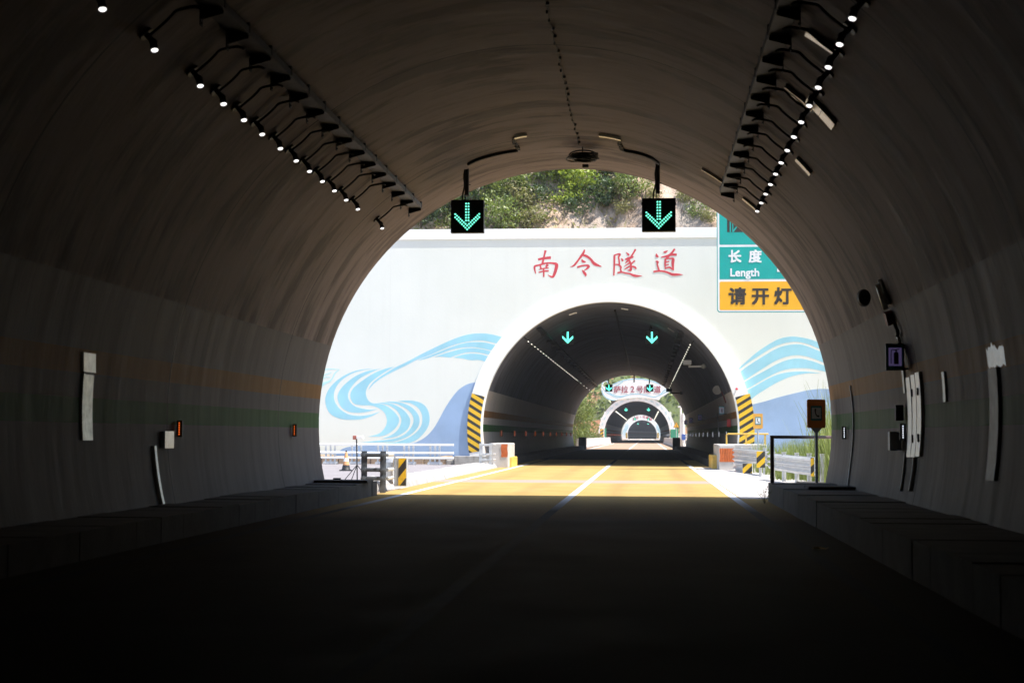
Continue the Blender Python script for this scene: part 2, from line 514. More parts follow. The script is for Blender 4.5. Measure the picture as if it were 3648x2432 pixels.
def hill_mat():
    t = NT('rocky cut slope')
    v = t.pos()
    n1 = t.noise(v, .35, 4); n2 = t.noise(v, 1.6, 8, .7); n3 = t.noise(t.scalevec(v, (1.2, 1.2, .35)), 1.0, 6, .65)
    c = t.mix(t.rng(n2, .35, .65, 0, 1), (.38, .26, .18), (.68, .50, .37))
    c = t.mix(t.rng(n1, .42, .58, 0, 1), c, t.mix(n2, (.26, .22, .19), (.50, .43, .37)))
    c = t.mix(t.rng(n3, .52, .62, 0, .65), c, (.12, .085, .055))
    t.link(c, t.b.inputs['Base Color']); t.b.inputs['Roughness'].default_value = .95
    t.bump(t.math('ADD', n2, n3), .9, .25)
    return t.m
m_hill = hill_mat()
def soil_mat():
    t = NT('grassed red earth')
    v = t.pos(); sp = t.n('ShaderNodeSeparateXYZ'); t.link(v, sp.inputs[0]); x, y, z = sp.outputs
    n1 = t.noise(v, .25, 5, .6); n2 = t.noise(v, 1.5, 6, .7)
    red = t.mix(n2, (.34, .15, .075), (.52, .27, .16))
    gr = t.mix(n2, (.055, .085, .025), (.17, .20, .07))
    bare = t.math('MULTIPLY', t.math('LESS_THAN', t.math('ADD', z, t.math('MULTIPLY', n1, 3.0)), 5.4), t.math('LESS_THAN', t.math('ADD', x, t.math('MULTIPLY', n1, 4.0)), -6.0))
    c = t.mix(t.math('MAXIMUM', bare, t.rng(n1, .60, .66, 0, .8)), gr, red)
    t.link(c, t.b.inputs['Base Color']); t.b.inputs['Roughness'].default_value = .95
    t.bump(n2, .6, .3)
    return t.m
m_soil = soil_mat()

# ------------------------------------------------------------------ setting: ground, roads
D1, D2, D2E, D3, D3E, D4 = 32.83, 66.0, 148.0, 258.7, 434.0, 582.0
MB().quad((-900, -400, -.06), (900, -400, -.06), (900, 1800, -.06), (-900, 1800, -.06)).build('ground', m_dirt)
tag(bpy.data.objects['ground'], 'dry earth ground around the tunnels', kind='structure')
mb = MB()
for i in range(120):
    y0, y1 = -200 + i * 10, -190 + i * 10
    o0 = max(0, y0 - 620) ** 2 * .0006; o1 = max(0, y1 - 620) ** 2 * .0006
    mb.quad((-6.1 + o0, y0, 0), (2.75 + o0, y0, 0), (2.75 + o1, y1, 0), (-6.1 + o1, y1, 0))
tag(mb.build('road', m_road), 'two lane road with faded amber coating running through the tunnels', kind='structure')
def strip(xc, w, y0, y1, z=.004):
    return MB().quad((xc - w / 2, y0, z), (xc + w / 2, y0, z), (xc + w / 2, y1, z), (xc - w / 2, y1, z))
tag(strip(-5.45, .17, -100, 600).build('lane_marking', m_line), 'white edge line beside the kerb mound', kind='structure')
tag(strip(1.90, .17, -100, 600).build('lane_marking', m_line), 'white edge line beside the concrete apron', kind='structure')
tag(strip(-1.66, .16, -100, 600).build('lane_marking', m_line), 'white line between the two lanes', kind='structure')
# apron on the right, with slab joints
mb = MB()
for i in range(8):
    for j in range(2):
        x0, x1 = 2.02 + j * 2.05, 2.02 + j * 2.05 + 2.035
        mb.box(x0, x1, 33.0 + i * 4, 36.985 + i * 4, -.2, .006)
tag(mb.build('pavement', m_apron), 'white concrete apron beside the amber road', kind='structure')
mb = MB().box(-60, -7.25, 33.4, 65.6, -.3, .10)
tag(mb.build('parking_lot', m_lot), 'pale asphalt lot in front of the mural wall', kind='structure')
# lumpy plaster kerb mound between lot and road
def mound():
    mb = MB(); ny, nx = 130, 14
    q = random.Random(3)
    hs = [[q.uniform(-.02, .02) for _ in range(nx + 1)] for _ in range(ny + 1)]
    for i in range(ny + 1):
        y = 36.6 + i * (64.6 - 36.6) / ny
        xi = -6.14 - .04 * math.sin(y * .35) + (.55 * max(0, (40 - y) / 4) * -1 if y < 40 else 0)
        w = 1.15
        for j in range(nx + 1):
            t = j / nx
            x = xi - w * t
            h = .20 * (1 - (2 * t - 1) ** 6) * (1 if 0 < j < nx else 0) + (hs[i][j] if 0 < j < nx else 0)
            mb.v.append(Vector((x + q.uniform(-.015, .015), y, max(0, h) - (.05 if j in (0, nx) else 0))))
    for i in range(ny):
        for j in range(nx):
            a = i * (nx + 1) + j
            mb.f.append((a, a + nx + 1, a + nx + 2, a + 1))
    return mb
tag(mound().build('kerb', M('chalky kerb plaster', (.37, .355, .34), .9, var=.25, scale=2.5, bump=.5, dirt=.4, dirtcol=(.2, .18, .16))), 'lumpy whitewashed kerb mound between the lot and the road', kind='structure')

# ------------------------------------------------------------------ tunnels
A0, A1 = R(-16.9), R(196.9)
def lining(y0, y1, step, bend=False, n=72, thick=.45):
    mb = MB(); mb.uv = []
    ys = []
    y = y0
    while y < y1 - 1e-6:
        ys.append(y); y += step
    ys.append(y1)
    for side, r in ((0, RT), (1, RT + thick)):
        b = len(mb.v)
        for y in ys:
            off = max(0, y - 620) ** 2 * .0006 if bend else 0
            for k in range(n + 1):
                a = A0 + (A1 - A0) * k / n
                p = lin(a, r, y); p.x += off
                mb.v.append(p); mb.uv.append((y, a * r))
        for i in range(len(ys) - 1):
            for k in range(n):
                q = (b + i * (n + 1) + k, b + i * (n + 1) + k + 1, b + (i + 1) * (n + 1) + k + 1, b + (i + 1) * (n + 1) + k)
                mb.f.append(q if side == 0 else q[::-1])
    m = len(ys) * (n + 1)
    for i in (0, len(ys) - 1):
        for k in range(n):
            a = i * (n + 1) + k
            mb.f.append((a, a + 1, m + a + 1, m + a))
    return mb

def arch_wall(y0, y1, x0, x1, z0, z1, r):
    """flat wall with the tunnel mouth cut out"""
    cor = [math.atan2(z - CZ, x - CX) for x in (x0, x1) for z in (z0, z1)]
    lo, hi = A0, A1
    an = sorted([lo + (hi - lo) * k / 90 for k in range(91)] + [c for c in cor if lo < c < hi])
    def outer(a):
        c, s = math.cos(a), math.sin(a); ts = []
        if c > 1e-9: ts.append((x1 - CX) / c)
        if c < -1e-9: ts.append((x0 - CX) / c)
        if s > 1e-9: ts.append((z1 - CZ) / s)
        if s < -1e-9: ts.append((z0 - CZ) / s)
        t = min(ts); return (CX + t * c, CZ + t * s)
    mb = MB()
    for a, b in zip(an, an[1:]):
        pa, pb = lin(a, r, 0), lin(b, r, 0)
        oa, ob = outer(a), outer(b)
        mb.quad((pa.x, y0, pa.z), (pb.x, y0, pb.z), (ob[0], y0, ob[1]), (oa[0], y0, oa[1]))
        mb.quad((pa.x, y1, pa.z), (oa[0], y1, oa[1]), (ob[0], y1, ob[1]), (pb.x, y1, pb.z))
        mb.quad((oa[0], y0, oa[1]), (ob[0], y0, ob[1]), (ob[0], y1, ob[1]), (oa[0], y1, oa[1]))
        mb.quad((pa.x, y0, pa.z), (pa.x, y1, pa.z), (pb.x, y1, pb.z), (pb.x, y0, pb.z))
    return mb

def arc_band(y0, y1, r0, r1, a0, a1, n=80):
    mb = MB()
    for k in range(n):
        a, b = a0 + (a1 - a0) * k / n, a0 + (a1 - a0) * (k + 1) / n
        P = lambda r, t, y: lin(t, r, y)
        mb.quad(P(r0, a, y0), P(r0, b, y0), P(r1, b, y0), P(r1, a, y0))
        mb.quad(P(r0, a, y1), P(r1, a, y1), P(r1, b, y1), P(r0, b, y1))
        mb.quad(P(r1, a, y0), P(r1, b, y0), P(r1, b, y1), P(r1, a, y1))
        mb.quad(P(r0, a, y0), P(r0, a, y1), P(r0, b, y1), P(r0, b, y0))
    for a in (a0, a1):
        mb.quad(lin(a, r0, y0), lin(a, r1, y0), lin(a, r1, y1), lin(a, r0, y1))
    return mb

def walkway(side, y0, y1, xe, h, rough=True, step=.9):
    """raised service walkway with cover slabs; xe = x of its kerb face"""
    mb = MB(); q = random.Random(int(y0) + side)
    xw = CX + side * 5.50
    y = y0
    while y < y1 - 1e-6:
        e = min(y + step, y1)
        dz = q.uniform(-.012, .012) if rough else 0
        dx = q.uniform(-.006, .006) if rough else 0
        a, b = sorted((xe + dx, xw))
        mb.box(a, b, y + .004, e - .004, -.05, h + dz)
        y = e
    return mb

# --- near tunnel
t1 = thing('road_tunnel', 'near dark tunnel of stained concrete with orange and green wall bands', 'tunnel', (CX, D1, 0), 'road tunnels in line')
lining(-360, D1, 1.4).build('lining', m_lin1, t1, smooth=True, angle=40)
arch_wall(D1 - .55, D1 - .004, -9.6, 6.3, -.1, 7.95, RT + .46).build('portal_wall', m_concl, t1)  # unseen headwall added to block light, shaped to set the light at the mouth
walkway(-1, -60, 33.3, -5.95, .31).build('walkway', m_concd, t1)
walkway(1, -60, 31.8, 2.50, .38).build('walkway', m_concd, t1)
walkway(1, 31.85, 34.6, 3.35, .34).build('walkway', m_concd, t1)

# --- second tunnel with the mural wall
t2 = thing('road_tunnel', 'second tunnel with white arch ring in the mural wall', 'tunnel', (CX, D2, 0), 'road tunnels in line')
lining(D2 + .0, D2E, 2.0).build('lining', m_lin2, t2, smooth=True, angle=40)
pw = arch_wall(D2, D2 + .6, -22, 13, -.2, 9.95, RT + .46).build('portal_wall', m_wall, t2)
MB().box(-22.1, 13.1, D2 - .052, D2 + .7, 9.93, 10.38, bev=.012).build('cornice', m_white, pw)
rg = arc_band(D2 - .09, D2 + .3, RT - .004, RT + .63, A0, A1).build('arch_ring', m_white, t2)
m_hzl = hazard_mat('black and amber stripes falling right', 1.0)
m_hzr = hazard_mat('black and amber stripes rising right', -1.0)
def hz(y, sgn, r0, r1, z0, z1, mat):
    a0, a1 = math.asin((z0 - CZ) / 5.9), math.asin((z1 - CZ) / 5.9)
    if sgn < 0: a0, a1 = math.pi - a1, math.pi - a0
    return arc_band(y - .012, y - .001, r0, r1, a0, a1, 16).build('hazard_stripes', mat, rg)
hz(D2 - .09, -1, RT + .06, RT + .64, .60, 3.08, m_hzl)
hz(D2 - .09, 1, RT + .06, RT + .70, .84, 3.08, m_hzr)
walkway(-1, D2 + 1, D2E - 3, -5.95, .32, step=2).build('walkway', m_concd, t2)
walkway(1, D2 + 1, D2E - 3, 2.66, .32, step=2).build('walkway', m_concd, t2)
arch_wall(D2E - .6, D2E - .01, -9, 6, -.2, 8.6, RT + .46).build('portal_wall', m_concl, t2)

# mural
cA = crop(1120, 1170, 2335 / 700); cB = crop(2600, 1170, 2352 / 360); cC = crop(2450, 1250, 3.136)
def wallpoly(cr, pts, Y, n=4, split=None):
    """outline from corner-separated curves: pts is a list of runs, each run smoothed"""
    out = []
    for run in pts:
        w = []
        for u, v in run:
            p = at(*cr(u, v), Y); w.append((p.x, p.z))
        out += catmull(w, n)
    return out
aq = [
 ([(2228,100),(2100,68),(1980,57),(1840,68),(1700,108),(1560,165),(1400,240),(1250,315),(1100,395),(960,462),(860,522),(760,588),(690,648),(640,725)],
  [(648,722),(700,662),(775,602),(870,546),(980,490),(1100,432),(1210,375),(1350,322),(1500,257),(1650,197),(1820,154),(1960,142),(2060,152),(2165,177)]),
 ([(2150,197),(2050,170),(1940,160),(1800,170),(1650,212),(1500,270),(1350,330),(1270,360),(1230,380)],
  [(1350,352),(1480,305),(1620,255),(1760,226),(1880,220),(2000,237),(2110,260)]),
 ([(2098,272),(2000,247),(1880,232),(1760,240),(1620,275),(1520,305),(1425,338)],
  [(1500,333),(1615,343)], [(1700,312),(1800,285),(1890,280),(1980,290),(2080,312)]),
 ([(2065,330),(1980,306),(1890,297),(1800,302),(1720,322),(1650,345)], [(1760,355),(1860,375),(1950,373),(2035,392)]),
 ([(710,475),(600,482),(480,505),(350,560),(240,640),(165,730),(130,830),(140,920),(180,1000),(250,1050),(350,1078),(450,1082),(560,1075),(680,1040),(780,985)],
  [(690,1015),(600,1032),(500,1035),(400,1015),(310,960),(255,890),(233,820),(240,740),(285,655),(360,585),(470,525),(590,490)]),
 ([(800,475),(700,490),(600,515),(480,570),(380,645),(310,720),(275,800),(290,880),(340,950),(420,990),(520,1000),(620,990),(700,970),(750,955)],
  [(680,962),(600,955),(500,930),(440,890),(405,830),(405,760),(450,680),(530,600),(630,540),(740,490)]),
 ([(950,452),(850,475),(740,515),(640,570),(540,640),(460,710),(428,780),(440,850),(480,895),(560,910),(650,912),(720,925),(790,960),(840,1010),(862,1080),(855,1140),(820,1200),(760,1250),(640,1283)],
  [(760,1282),(840,1265),(920,1220),(980,1160),(1008,1090),(985,1030),(930,970),(850,915),(770,890),(690,885),(640,850),(612,780),(620,720),(660,650),(730,590),(830,520)]),
 ([(750,880),(880,883),(980,918),(1070,975),(1130,1055),(1138,1120),(1110,1190),(1045,1245),(950,1288),(800,1308)],
  [(880,1280),(950,1240),(1005,1180),(1033,1100),(1018,1030),(965,960),(880,905)]),
 ([(830,868),(950,868),(1050,885),(1150,930),(1220,1000),(1250,1070),(1240,1150),(1190,1220),(1110,1280),(1000,1325),(880,1347),(540,1355)],
  [(700,1335),(860,1320),(980,1298),(1080,1250),(1145,1180),(1178,1100),(1160,1020),(1090,950),(990,895)]),
 ([(990,862),(1090,853),(1190,860),(1280,890),(1340,950),(1368,1040),(1360,1140),(1310,1230),(1230,1310),(1150,1350),(1080,1362),(760,1366)],
  [(980,1345),(1100,1305),(1200,1240),(1265,1160),(1283,1080),(1270,1000),(1220,930),(1140,885)]),
]
YM = D2 - .003
for runs in aq:
    MB().prism(wallpoly(cA, runs, D2), YM, D2 + .01).build('mural', m_aqua, pw)
bq = [
 ([(155,965),(400,750),(620,560),(900,370),(1150,240),(1420,185),(1650,205),(1850,245),(2010,300),(2400,430),(2900,640)],
  [(2900,800),(2400,600),(2050,455),(1900,390),(1700,330),(1500,308),(1250,345),(1000,440),(700,620),(400,815),(170,995)]),
 ([(185,1045),(450,850),(800,630),(1100,460),(1350,385),(1600,365),(1800,410),(2060,515),(2400,660),(2900,860)],
  [(2900,1080),(2500,920),(2130,770),(1950,700),(1750,640),(1530,620),(1300,660),(1050,760),(800,910),(500,1100),(275,1250)]),
 ([(285,1270),(550,1125),(850,960),(1150,800),(1400,715),(1600,695),(1800,725),(2000,785),(2150,845),(2500,980),(2900,1140)],
  [(2900,1160),(2500,1060),(2170,990),(1900,935),(1650,920),(1400,935),(1150,1000),(900,1120),(600,1290),(345,1435)]),
 ([(350,1460),(600,1330),(900,1160),(1150,1060),(1400,1010),(1700,995),(1900,1010),(2120,1040)],
  [(1850,1035),(1600,1070),(1350,1140),(1050,1280),(800,1430),(600,1560),(430,1700)]),
]
for runs in bq:
    MB().prism(wallpoly(cB, runs, D2), YM, D2 + .01).build('mural', m_aqua, pw)
MB().prism(wallpoly(cA, [[(1912,640),(1850,650),(1780,680),(1700,740),(1620,840),(1550,950),(1480,1080),(1420,1180),(1340,1270),(1250,1330),(1150,1362),(900,1380),(600,1388),(420,1402),(330,1430),(260,1475),(40,1550)],
    [(1868,1550),(1850,1450),(1836,1300),(1836,1150),(1846,1000),(1876,800)]], D2), YM, D2 + .01).build('mural', m_blue, pw)
MB().prism(wallpoly(cC, [[(655,612),(850,565),(1000,520),(1200,470),(1390,430),(1600,425),(2200,470)], [(2200,1190),(690,1190)], [(705,950),(695,750)]], D2), YM, D2 + .01).build('mural', m_blue, pw)
mb = MB(); k_ = 0
for st in ([(70,520,18),(150,482,16),(300,486,5)], [(300,486,5),(245,530,16),(215,590,16),(175,625,18),(80,655,22)],
           [(30,840,14),(55,720,34),(110,660,26),(200,625,8)], [(90,560,10),(150,540,9),(205,520,6)], [(85,600,8),(140,575,8),(190,575,5)], [(100,520,8),(110,570,8),(90,640,8)]):
    w = []
    for u, v, s_ in st:
        p = at(*cA(u, v), D2); w.append((p.x, p.z, s_ / 3.336 / 1.551 / 52.7))
    stroke_mb(mb, w, YM - .0015 * k_, D2 + .01); k_ += 1
mb.build('mural', m_mint, pw)

# brush lettering on the wall
c1 = crop(1890, 880, 8.4); c2 = crop(2170, 880, 8.4)
chars = [
 (c1, [[(450,100,70),(425,200,55),(400,300,52),(375,420,60),(350,490,60)], [(230,372,70),(400,338,72),(610,315,85)],
   [(420,490,56),(250,540,50),(135,572,60),(122,650,55),(155,795,26)],
   [(400,492,50),(560,478,50),(700,490,66),(780,535,100),(750,700,92),(705,830,80),(665,890,66),(600,880,50),(515,828,10)],
   [(290,560,50),(315,640,50)], [(520,520,80),(455,600,56)], [(255,670,24),(400,640,40),(545,622,34)], [(242,758,38),(400,720,44),(545,712,50)],
   [(388,640,40),(396,760,50),(396,895,42)]]),
 (c1, [[(1620,80,46),(1580,180,66),(1525,260,72),(1430,390,55),(1330,520,60),(1260,575,42),(1185,590,10)],
   [(1570,240,60),(1680,275,76),(1800,365,70),(1880,470,86),(1960,525,88),(2125,585,24)], [(1530,365,16),(1570,430,80),(1655,440,20)],
   [(1400,604,60),(1550,558,50),(1700,550,60),(1735,585,84),(1680,650,50),(1595,705,14)], [(1542,685,16),(1610,770,80),(1650,830,66),(1645,885,14)]]),
 (c2, [[(160,240,60),(155,500,54),(142,850,42)], [(150,242,36),(290,208,46),(325,225,56),(285,300,50),(300,400,45),(308,500,50),(300,550,44)],
   [(185,520,36),(290,532,50),(350,600,60),(345,660,46),(365,745,52)], [(505,150,10),(570,220,58),(598,252,24)], [(362,335,16),(400,390,60),(400,428,36)],
   [(790,65,56),(720,190,50),(655,285,50)], [(478,372,40),(600,330,76),(730,288,46)], [(625,330,60),(540,430,50),(488,472,26)],
   [(590,390,56),(640,480,60),(652,600,64),(640,690,70),(548,690,14)], [(610,475,46),(448,582,14)], [(615,570,46),(520,630,40),(446,666,14)],
   [(770,405,52),(690,480,40),(640,530,30)], [(650,578,36),(760,595,60),(815,655,36)],
   [(250,772,52),(370,752,44),(500,780,48),(620,800,50),(740,850,72),(850,865,60),(990,860,8)]]),
 (c2, [[(1630,155,40),(1690,145,60),(1760,102,10)], [(1965,55,56),(1870,180,60),(1780,260,70)], [(1558,306,30),(1720,272,58),(1860,228,68),(2025,228,66)],
   [(1780,270,60),(1720,345,70)], [(1690,340,60),(1675,500,54),(1682,660,24)], [(1700,352,36),(1850,340,40),(1915,365,84),(1905,500,80),(1920,700,40)],
   [(1690,455,28),(1800,428,34)], [(1690,545,28),(1785,518,34)], [(1685,645,36),(1760,612,46),(1820,612,50),(1895,672,36)],
   [(1408,195,16),(1432,270,80),(1482,295,16)], [(1390,425,24),(1450,445,70),(1440,520,45),(1470,620,50),(1500,725,58)],
   [(1325,738,56),(1500,716,50),(1650,730,54),(1780,770,60),(1900,820,80),(2050,822,66),(2205,826,10)]]),
]
mb = MB(); k_ = 0
for cr, sts in chars:
    for st in sts:
        w = []
        for u, v, s_ in st:
            p = at(*cr(u, v), D2); w.append((p.x, p.z, s_ / 8.4 / 1.551 / 52.7))
        stroke_mb(mb, w, D2 - .004 - .0002 * k_, D2 + .01); k_ += 1
mb.build('lettering', m_red, pw)

# --- third tunnel: free standing ring with a wave shaped name board
t3 = thing('road_tunnel', 'third tunnel seen through the second, under a wave shaped name board', 'tunnel', (CX, D3, 0), 'road tunnels in line')
lining(D3, D3E, 4.0, n=56).build('lining', m_lin2, t3, smooth=True, angle=40)
rg = arc_band(D3 - .25, D3 + .8, RT - .004, RT + .98, R(-13), R(193)).build('arch_ring', m_white, t3)
mb = MB()
for k in range(-1, 19):
    a = R(6 + k * 9.9)
    c = lin(a, RT + .5, 0); dx, dz = -math.sin(a), math.cos(a)
    P = lambda s, t_: (c.x + dx * s + math.cos(a) * t_, c.z + dz * s + math.sin(a) * t_)
    mb.prism([P(-.42, 0), P(-.1, -.15), P(.3, -.05), P(.42, .02), P(.1, .17)], D3 - .262, D3 - .249)
mb.build('leaf_pattern', M('very pale leaf paint', (.62, .76, .78), .7, var=.05), rg)
def hz3(y, sgn, r0, r1, z0, z1, mat, par):
    a0, a1 = math.asin((z0 - CZ) / 5.9), math.asin((z1 - CZ) / 5.9)
    if sgn < 0: a0, a1 = math.pi - a1, math.pi - a0
    return arc_band(y - .02, y - .001, r0, r1, a0, a1, 10).build('hazard_stripes', mat, par)
m_hzf = hazard_mat('wide amber stripes rising right', -1.0, .6)
hz3(D3 - .25, -1, RT + .12, RT + .7, .7, 2.4, m_hzf, rg)
hz3(D3 - .25, 1, RT + .05, RT + .8, 1.0, 2.3, m_hzf, rg)
cE = crop(2130, 1330, 7.84)
nbp = [(90,420),(100,520),(150,620),(240,700),(340,748),(480,755),(620,720),(900,690),(1200,680),(1500,700),(1700,745),(1760,670),(1900,590),(2000,510),(2012,468),(1900,380),(1750,290),(1600,225),(1400,168),(1200,138),(1000,132),(850,150),(700,180),(560,230),(420,295),(300,345),(200,365),(150,330),(165,262),(215,228),(258,250),(275,300),(290,300),(290,240),(250,192),(190,180),(130,212),(104,300)]
YN = D3 - .5
nb = MB().prism(wallpoly(cE, [nbp + [nbp[0]]], YN, 3), YN, YN + .35).build('name_board', m_white, t3)
mb = MB(); k_ = 0
for st in ([(100,360),(200,490),(350,590),(500,665),(640,655),(850,600),(1000,575),(1200,580),(1400,620),(1560,652),(1700,615),(1850,540),(2000,488)],
           [(300,510),(450,608),(650,635),(860,596)], [(400,325),(560,250),(750,185),(1000,152),(1250,160),(1500,212),(1800,320)], [(410,395),(560,320),(700,225)],
           [(1740,600),(1820,500),(1930,430)], [(110,470),(160,600),(260,690),(380,738),(490,742)], [(120,300),(140,225),(195,190),(255,210),(280,270)]):
    w = []
    for u, v in st:
        p = at(*cE(u, v), YN); w.append((p.x, p.z, .13))
    stroke_mb(MB(), w, YN - .01 - .003 * k_, YN + .05).build('wave_line', m_aqua, nb); k_ += 1
for ch, u in (('萨', 545), ('拉', 750), ('2', 965), ('号', 1172), ('隧', 1385), ('道', 1660)):
    p = at(*cE(u, 520), YN)
    text_obj(ch, 1.25 if ch != '2' else 1.45, p.x, YN - .04, p.z, m_dred, 'lettering', nb, bold=.012)
arch_wall(D3E - .5, D3E - .01, -9, 6, -.2, 8.6, RT + .46).build('portal_wall', m_concl, t3)

# --- fourth tunnel, bend added to keep daylight out of its far end
t4 = thing('road_tunnel', 'farthest and smallest tunnel mouth with red lettering over its ring', 'tunnel', (CX, D4, 0), 'road tunnels in line')
lining(D4, 1000, 8.0, bend=True, n=48).build('lining', m_lin2, t4, smooth=True, angle=40)
rg = arc_band(D4 - .4, D4 + .6, RT - .004, RT + 2.1, A0, A1).build('arch_ring', m_white, t4)
for ch, dx in (('萨', -3.2), ('拉', -1.9), ('1', -.65), ('号', .6), ('隧', 1.9), ('道', 3.2)):
    text_obj(ch, 1.1, CX + dx, D4 - .42, CZ + math.sqrt(6.35 ** 2 - dx * dx), m_red, 'lettering', rg, bold=.02)
mb = MB()
for sg in (-1, 1):
    for k, rr in enumerate((.45, .85, 1.3)):
        pts = []
        for i in range(9):
            a = R(-4 + i * 5)
            p = lin(a if sg > 0 else math.pi - a, RT + rr + .35 + .2 * math.sin(i * .9), 0)
            pts.append((p.x, p.z, .28 * math.sin(.3 + i * .3)))
        stroke_mb(MB(), pts, D4 - .415 - .004 * k, D4 - .38).build('swirl', m_aqua, rg)
hz3(D4 - .4, -1, RT + .1, RT + .8, .3, 2.3, m_hzf, rg)
hz3(D4 - .4, 1, RT + .1, RT + .8, .3, 2.3, m_hzf, rg)

# ------------------------------------------------------------------ tunnel lamps and cable trays
def make_lamp(side, label, group, far=False):
    """lamp on a short pipe standing off the lining, with its feed conduit coming down from the tray"""
    am = R(47.1) if side > 0 else math.pi - R(47.1)
    base = lin(am, RT, 0)
    o = thing('tunnel_lamp', label, 'lamp', base, group)
    if far:
        p = lin(am, RT - .26, 0)
        MB().tube([lin(am, RT, 0), lin(am, RT - .2, 0)], .03, 6).build('bracket_pipe', m_black, o)
        MB().ico(p, (.035, .045, .031), 1).build('lamp_head', m_lampfar, o)
        return o
    n = (lin(am, RT - 1, 0) - base)
    d = (n + Vector((0, -.30, 0))).normalized()
    tip = base + d * .24
    MB().tube([base + n * -.02, base + n * .03], .085, 10).tube([base, base + d * .12, base + d * .17, base + d * .18], [.032, .032, .045, .045], 10).build('bracket_pipe', m_black, o, smooth=True, angle=40)
    # flared head with a ribbed back and a yoke
    hd = (d * .42 + Vector((0, -.16, -.85))).normalized(); hp = base + d * .17
    mb = MB().tube([hp - hd * .02, hp + hd * .02, hp + hd * .04, hp + hd * .075, hp + hd * .092], [.032, .036, .040, .045, .046], 12)
    for s in (-1, 1):
        sd = Vector((0, s, 0)) * .045
        mb.tube([base + d * .10 + sd, base + d * .20 + sd * 1.2], .012, 6)
    mb.tube([base + d * .08 + Vector((0, -.03, 0)), base + d * .08 + Vector((0, -.11, 0)) + n * .03], .022, 6)
    mb.build('lamp_head', m_black, o, smooth=True, angle=35)
    MB().tube([hp + hd * .093, hp + hd * .102, hp + hd * .110], [.039, .035, .016], 12).build('lens', m_lamp, o, smooth=True)
    a2 = R(52.0) if side > 0 else math.pi - R(52.0)
    a3 = R(53.4) if side > 0 else math.pi - R(53.4)
    pts = [base + n * .05]
    for k in range(1, 7):
        t = k / 7
        pts.append(lin(am + (a2 - am) * t, RT - .05 - .02 * math.sin(t * 3.1), -.05 * t))
    pts += [lin(a2, RT - .09, -.06), lin(a3, RT - .16, -.05), lin(a3 + (a3 - a2) * .3, RT - .20, .02)]
    MB().tube(catmull([tuple(p) for p in pts], 3), .017, 6).build('conduit', m_blackm, o, smooth=True)
    return o

LY = [15.74, 17.42, 18.41, 19.38, 20.33, 21.37, 22.36, 23.27, 24.22, 25.18, 26.19, 27.28, 29.85]
RY = [15.03 + k * .994 for k in range(14)]
LY = [14.17] + LY
for side, ys, nm in ((-1, LY, 'left'), (1, RY, 'right')):
    proto = None
    for k, y in enumerate(sorted(ys, reverse=True)):
        lab = f'lit black lamp, {ORD[k]} from the tunnel mouth in the {nm} row under the ceiling tray'
        if proto is None:
            proto = o = make_lamp(side, lab, f'lit lamps along the {nm} side of the near tunnel')
        else:
            o = copy_tree(proto); o['label'] = lab
        o.location.y = y
T2L = [66.9 + 2 * k for k in range(25)] + [121, 127, 133, 139, 144.6]
T2R = [69.4 + 2 * k for k in range(24)] + [121, 127, 133, 139]
for side, ys, nm in ((-1, T2L, 'left'), (1, T2R, 'right')):
    proto = None
    for k, y in enumerate(ys):
        lab = f'small glowing lamp, {ORD[k]} from the front in the {nm} dotted row inside the second tunnel'
        if proto is None:
            proto = o = make_lamp(side, lab, f'glowing lamps along the {nm} side of the second tunnel', True)
        else:
            o = copy_tree(proto); o['label'] = lab
        o.location.y = y
for side, nm in ((-1, 'left'), (1, 'right')):
    am = R(46.6) if side > 0 else math.pi - R(46.6)
    base = lin(am, RT - .24, 0)
    proto = None
    for k in range(28):
        y = 264 + k * 5.2
        lab = f'tiny lamp merging into the {nm} light line of the third tunnel'
        if proto is None:
            proto = MB().ico(base, (.14, .2, .10), 1).build('tunnel_lamp', m_lampfar, None, base)
            tag(proto, lab, 'lamp', f'tiny lamps along the {nm} side of the third tunnel'); o = proto
        else:
            o = copy_tree(proto)
        o.location.y = y

def tray(side, y0, y1, label, step=1.06, simple=False):
    a = R(53.2) if side > 0 else math.pi - R(53.2)
    w = lin(a, RT, 0)
    o = thing('cable_tray', label, 'cable tray', (w.x, y1, w.z), 'cable trays under the ceiling')
    xi = w.x - side * .26
    mb = MB()
    x0, x1 = sorted((w.x - side * .03, xi - side * .01))
    mb.box(x0, x1, y0, y1 + .06, w.z + .015, w.z + .03)
    mb.box(xi - side * .01 - .004, xi - side * .01 + .004, y0, y1 + .06, w.z + .03, w.z + .10)
    mb.build('tray', m_trayp if not simple else m_black, o)
    mb = MB()
    for k in range(5):
        x = w.x - side * (.06 + .04 * k)
        mb.tube([(x, y0, w.z + .06), (x, y1 - .3, w.z + .06)], .016, 6)
    mb.build('cable', m_blackm, o)
    y = y1
    while y > y0:
        mb = MB()
        # wall plate, tapered arm, clamp at the tip
        mb.box(*sorted((w.x + side * .0, w.x - side * .012)), y - .045, y + .045, w.z - .17, w.z + .06)
        pl = [(w.x - side * .012, w.z + .012), (xi, w.z + .012), (xi, w.z - .035), (w.x - side * .012, w.z - .10)]
        if side < 0: pl = pl[::-1]
        mb.prism(pl, y - .006, y + .006)
        mb.prism([(p[0], p[1] + (.0 if i else 0)) for i, p in enumerate([(min(w.x - side * .012, xi), w.z + .002), (max(w.x - side * .012, xi), w.z + .002), (max(w.x - side * .012, xi), w.z + .013), (min(w.x - side * .012, xi), w.z + .013)])], y - .05, y + .05)
        mb.box(xi - .02, xi + .02, y - .03, y + .03, w.z + .03, w.z + .15)
        for dz in (-.08, -.14):
            mb.tube([(w.x - side * .01, y - .02, w.z + dz), (w.x - side * .03, y - .02, w.z + dz)], .012, 6)
        mb.build('bracket', m_black, o)
        y -= step
    return o
